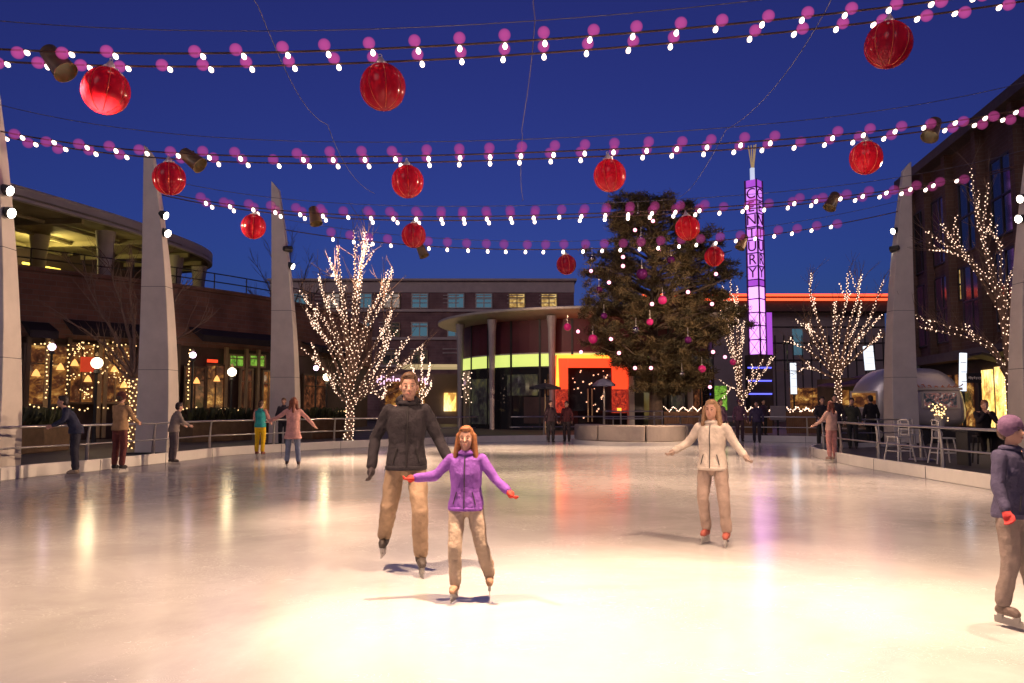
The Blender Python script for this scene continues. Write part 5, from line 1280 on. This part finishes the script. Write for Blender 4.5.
person('skater in a teal vest, pink sleeves and bright yellow trousers at the railing', ice(259,24.4), PI*.96, 1.62, dict(el=(-.24,-.10,1.16),wl=(-.22,-.28,1.04),er=(.24,-.08,1.14),wr=(.23,-.22,1.0)), jacket=(.52,.24,.22), vest=(.03,.30,.30), trousers=(.78,.50,.02), shoes=(.28,.10,.06), hair=(.07,.035,.02))
person('skater in a pale pink coat and jeans with both arms held out', ice(292,20.0), PI*1.06, 1.66, dict(al=(-.15,.0,.09),kl=(-.12,-.03,.49),ar=(.14,-.04,.09),kr=(.12,-.05,.49),el=(-.36,-.02,1.20),wl=(-.52,-.06,1.02),er=(.38,-.02,1.24),wr=(.60,-.06,1.14)), jacket=(.62,.33,.29), trousers=(.16,.19,.28), shoes=(.06,.03,.03), hair=(.20,.06,.03), hairstyle='long', coat=True)
person('dark haired bystander behind the railing in front of the slim mast', deck(283,28.4), .1, 1.70, jacket=(.05,.045,.06), trousers=(.04,.04,.05), hair=(.10,.045,.02), skates=False)
# middle distance
person('fair haired skater in a white jacket and tan trousers in the middle of the ice', ice(713,8.9), -.5, 1.50, dict(al=(-.11,.05,.10),kl=(-.12,-.06,.49),ar=(.17,-.05,.09),kr=(.16,-.10,.49),el=(-.32,.02,1.2),wl=(-.46,-.08,1.10),er=(.30,.0,1.18),wr=(.42,-.08,1.06)), jacket=(.64,.56,.48), trousers=(.32,.24,.20), shoes=(.30,.08,.06), hair=(.30,.18,.10), hairstyle='long', near=True, gloves=(.4,.3,.25), coat=False)
person('child in a dark blue jacket with a red mitten at the right edge', ice(1012,5.6), .45, 1.36, dict(al=(-.12,.06,.10),ar=(.16,-.08,.09),el=(-.27,-.04,1.16),wl=(-.33,-.14,.96)), jacket=(.055,.05,.10), trousers=(.24,.19,.17), shoes=(.12,.09,.08), hair=(.08,.04,.025), hat=(.14,.08,.16), near=True, gloves=(.55,.06,.06))
person('dark clad skater far back, left of the glowing portal', ice(551,32.5), .3, 1.68, jacket=(.06,.035,.045), trousers=(.035,.03,.035), hair=(.04,.02,.02), group=None)
person('skater in a dark maroon jacket far back, nearer the concrete bench', ice(567,33.0), -.4, 1.66, jacket=(.09,.025,.03), trousers=(.04,.03,.035), hair=(.03,.02,.02))
person('skater in a mauve jacket far back below the slender lit tree', ice(722,31.0), .4, 1.72, jacket=(.26,.15,.20), trousers=(.12,.07,.09), hair=(.08,.04,.03), skates=True)
person('skater in a dark navy jacket far back at the foot of the purple tower', ice(758,32.0), -.3, 1.66, jacket=(.05,.04,.09), trousers=(.04,.035,.05), hair=(.03,.02,.02))
person('person in a plum jacket far back between the mauve and the navy skaters', ice(741,33.2), 0, 1.75, jacket=(.16,.08,.12), trousers=(.08,.05,.06), hair=(.05,.03,.02), hat=(.1,.05,.08))
person('child in a tan jacket far back left of the mauve skater', ice(705,33.6), .2, 1.35, jacket=(.42,.33,.25), trousers=(.10,.08,.09), hair=(.12,.06,.03))
person('shadowy bystander with dark hair under the pine, left of the slender lit tree', deck(720,38.2), 0, 1.72, jacket=(.03,.025,.03), trousers=(.03,.03,.03), hair=(.02,.015,.015), skates=False)
person('bystander in dark clothes before the tower plinth', deck(764,39.0), .2, 1.75, jacket=(.05,.03,.06), trousers=(.03,.03,.03), hair=(.02,.015,.015), skates=False)
# right railing
person('woman in a pale pink coat and pink trousers holding the right railing', ice(833,22.0), PI*1.12, 1.58, dict(el=(-.24,-.08,1.14),wl=(-.24,-.26,1.02),er=(.27,-.10,1.16),wr=(.34,-.30,1.04)), jacket=(.66,.42,.34), trousers=(.64,.30,.26), shoes=(.35,.24,.2), hair=(.16,.045,.03), hairstyle='long', coat=False)
person('dark haired person leaning on the far side of the right railing', deck(822,27.6), -.1, 1.74, dict(el=(-.24,-.14,1.14),wl=(-.2,-.34,1.04),er=(.24,-.14,1.14),wr=(.2,-.34,1.04)), jacket=(.035,.03,.04), trousers=(.03,.03,.03), hair=(.02,.015,.012), skates=False, lean=.2)
person('tall bystander in a black coat standing right behind the woman in pink', deck(836,26.4), -.3, 1.80, jacket=(.04,.035,.045), trousers=(.03,.03,.03), hair=(.025,.015,.012), skates=False)
person('bystander in a dark green coat just right of the woman in pink', deck(853,26.8), -.5, 1.68, jacket=(.045,.05,.04), trousers=(.03,.03,.035), hair=(.03,.02,.015), skates=False)
person('person in black seen from behind left of the grey mast', deck(872,28.2), PI, 1.78, jacket=(.018,.016,.02), trousers=(.02,.02,.02), hair=(.015,.012,.01), skates=False, coat=True)
# seated man: feet on the chair's footrest, elbows on the table
sx_ = deck(984,19.75)
t = thing('cafe_chair', 'dark metal bar chair under the seated man', 'chair', sx_, -.25); wm_ = W[t]
m = MB(); m.box((0,0,.66),(.42,.42,.04)); m.bm.transform(wm_); m.build('seat', M['dark'], t)
for a in (-1,1):
    for b in (-1,1):
        m = MB(); m.tube([(a*.17,b*.17,.66),(a*.22,b*.22,0)], .022, 6); m.bm.transform(wm_); m.build('leg', M['dark'], t)
m = MB(); m.tube([(-.2,-.2,.25),(.2,-.2,.25)], .018, 6); m.bm.transform(wm_); m.build('footrest', M['dark'], t)
person('man in a dark jacket sitting at the table, resting his chin on his hands', sx_, -.25, 1.76, dict(pv=(0,.02,.80),hl=(-.10,-.02,.76),hr=(.10,-.02,.76),kl=(-.13,-.44,.74),kr=(.13,-.44,.74),al=(-.11,-.36,.33),ar=(.11,-.36,.33),ch=(0,-.06,1.06),nk=(0,-.13,1.27),hd=(0,-.19,1.41),sl=(-.18,-.09,1.22),sr=(.18,-.09,1.22),el=(-.19,-.36,1.02),er=(.19,-.36,1.02),wl=(-.06,-.34,1.20),wr=(.06,-.34,1.20)),
    jacket=(.022,.018,.024), trousers=(.03,.025,.03), shoes=(.03,.03,.03), hair=(.22,.10,.05), skates=False)


for px,o in HB:
    o.data.energy = {58:9500,193:11000,315:9500,422:9000,932:7500,832:7500,742:7500}[px]
sc.view_settings.view_transform = 'Standard'; sc.view_settings.look = 'None'; sc.view_settings.exposure = 0.0; sc.view_settings.gamma = 1.0
sc.view_settings.use_curve_mapping = False
cy = sc.cycles; cy.use_denoising = True; cy.max_bounces = 6; cy.diffuse_bounces = 3; cy.glossy_bounces = 3; cy.transparent_max_bounces = 12; cy.sample_clamp_indirect = 4.0
cy.caustics_reflective = False; cy.caustics_refractive = False
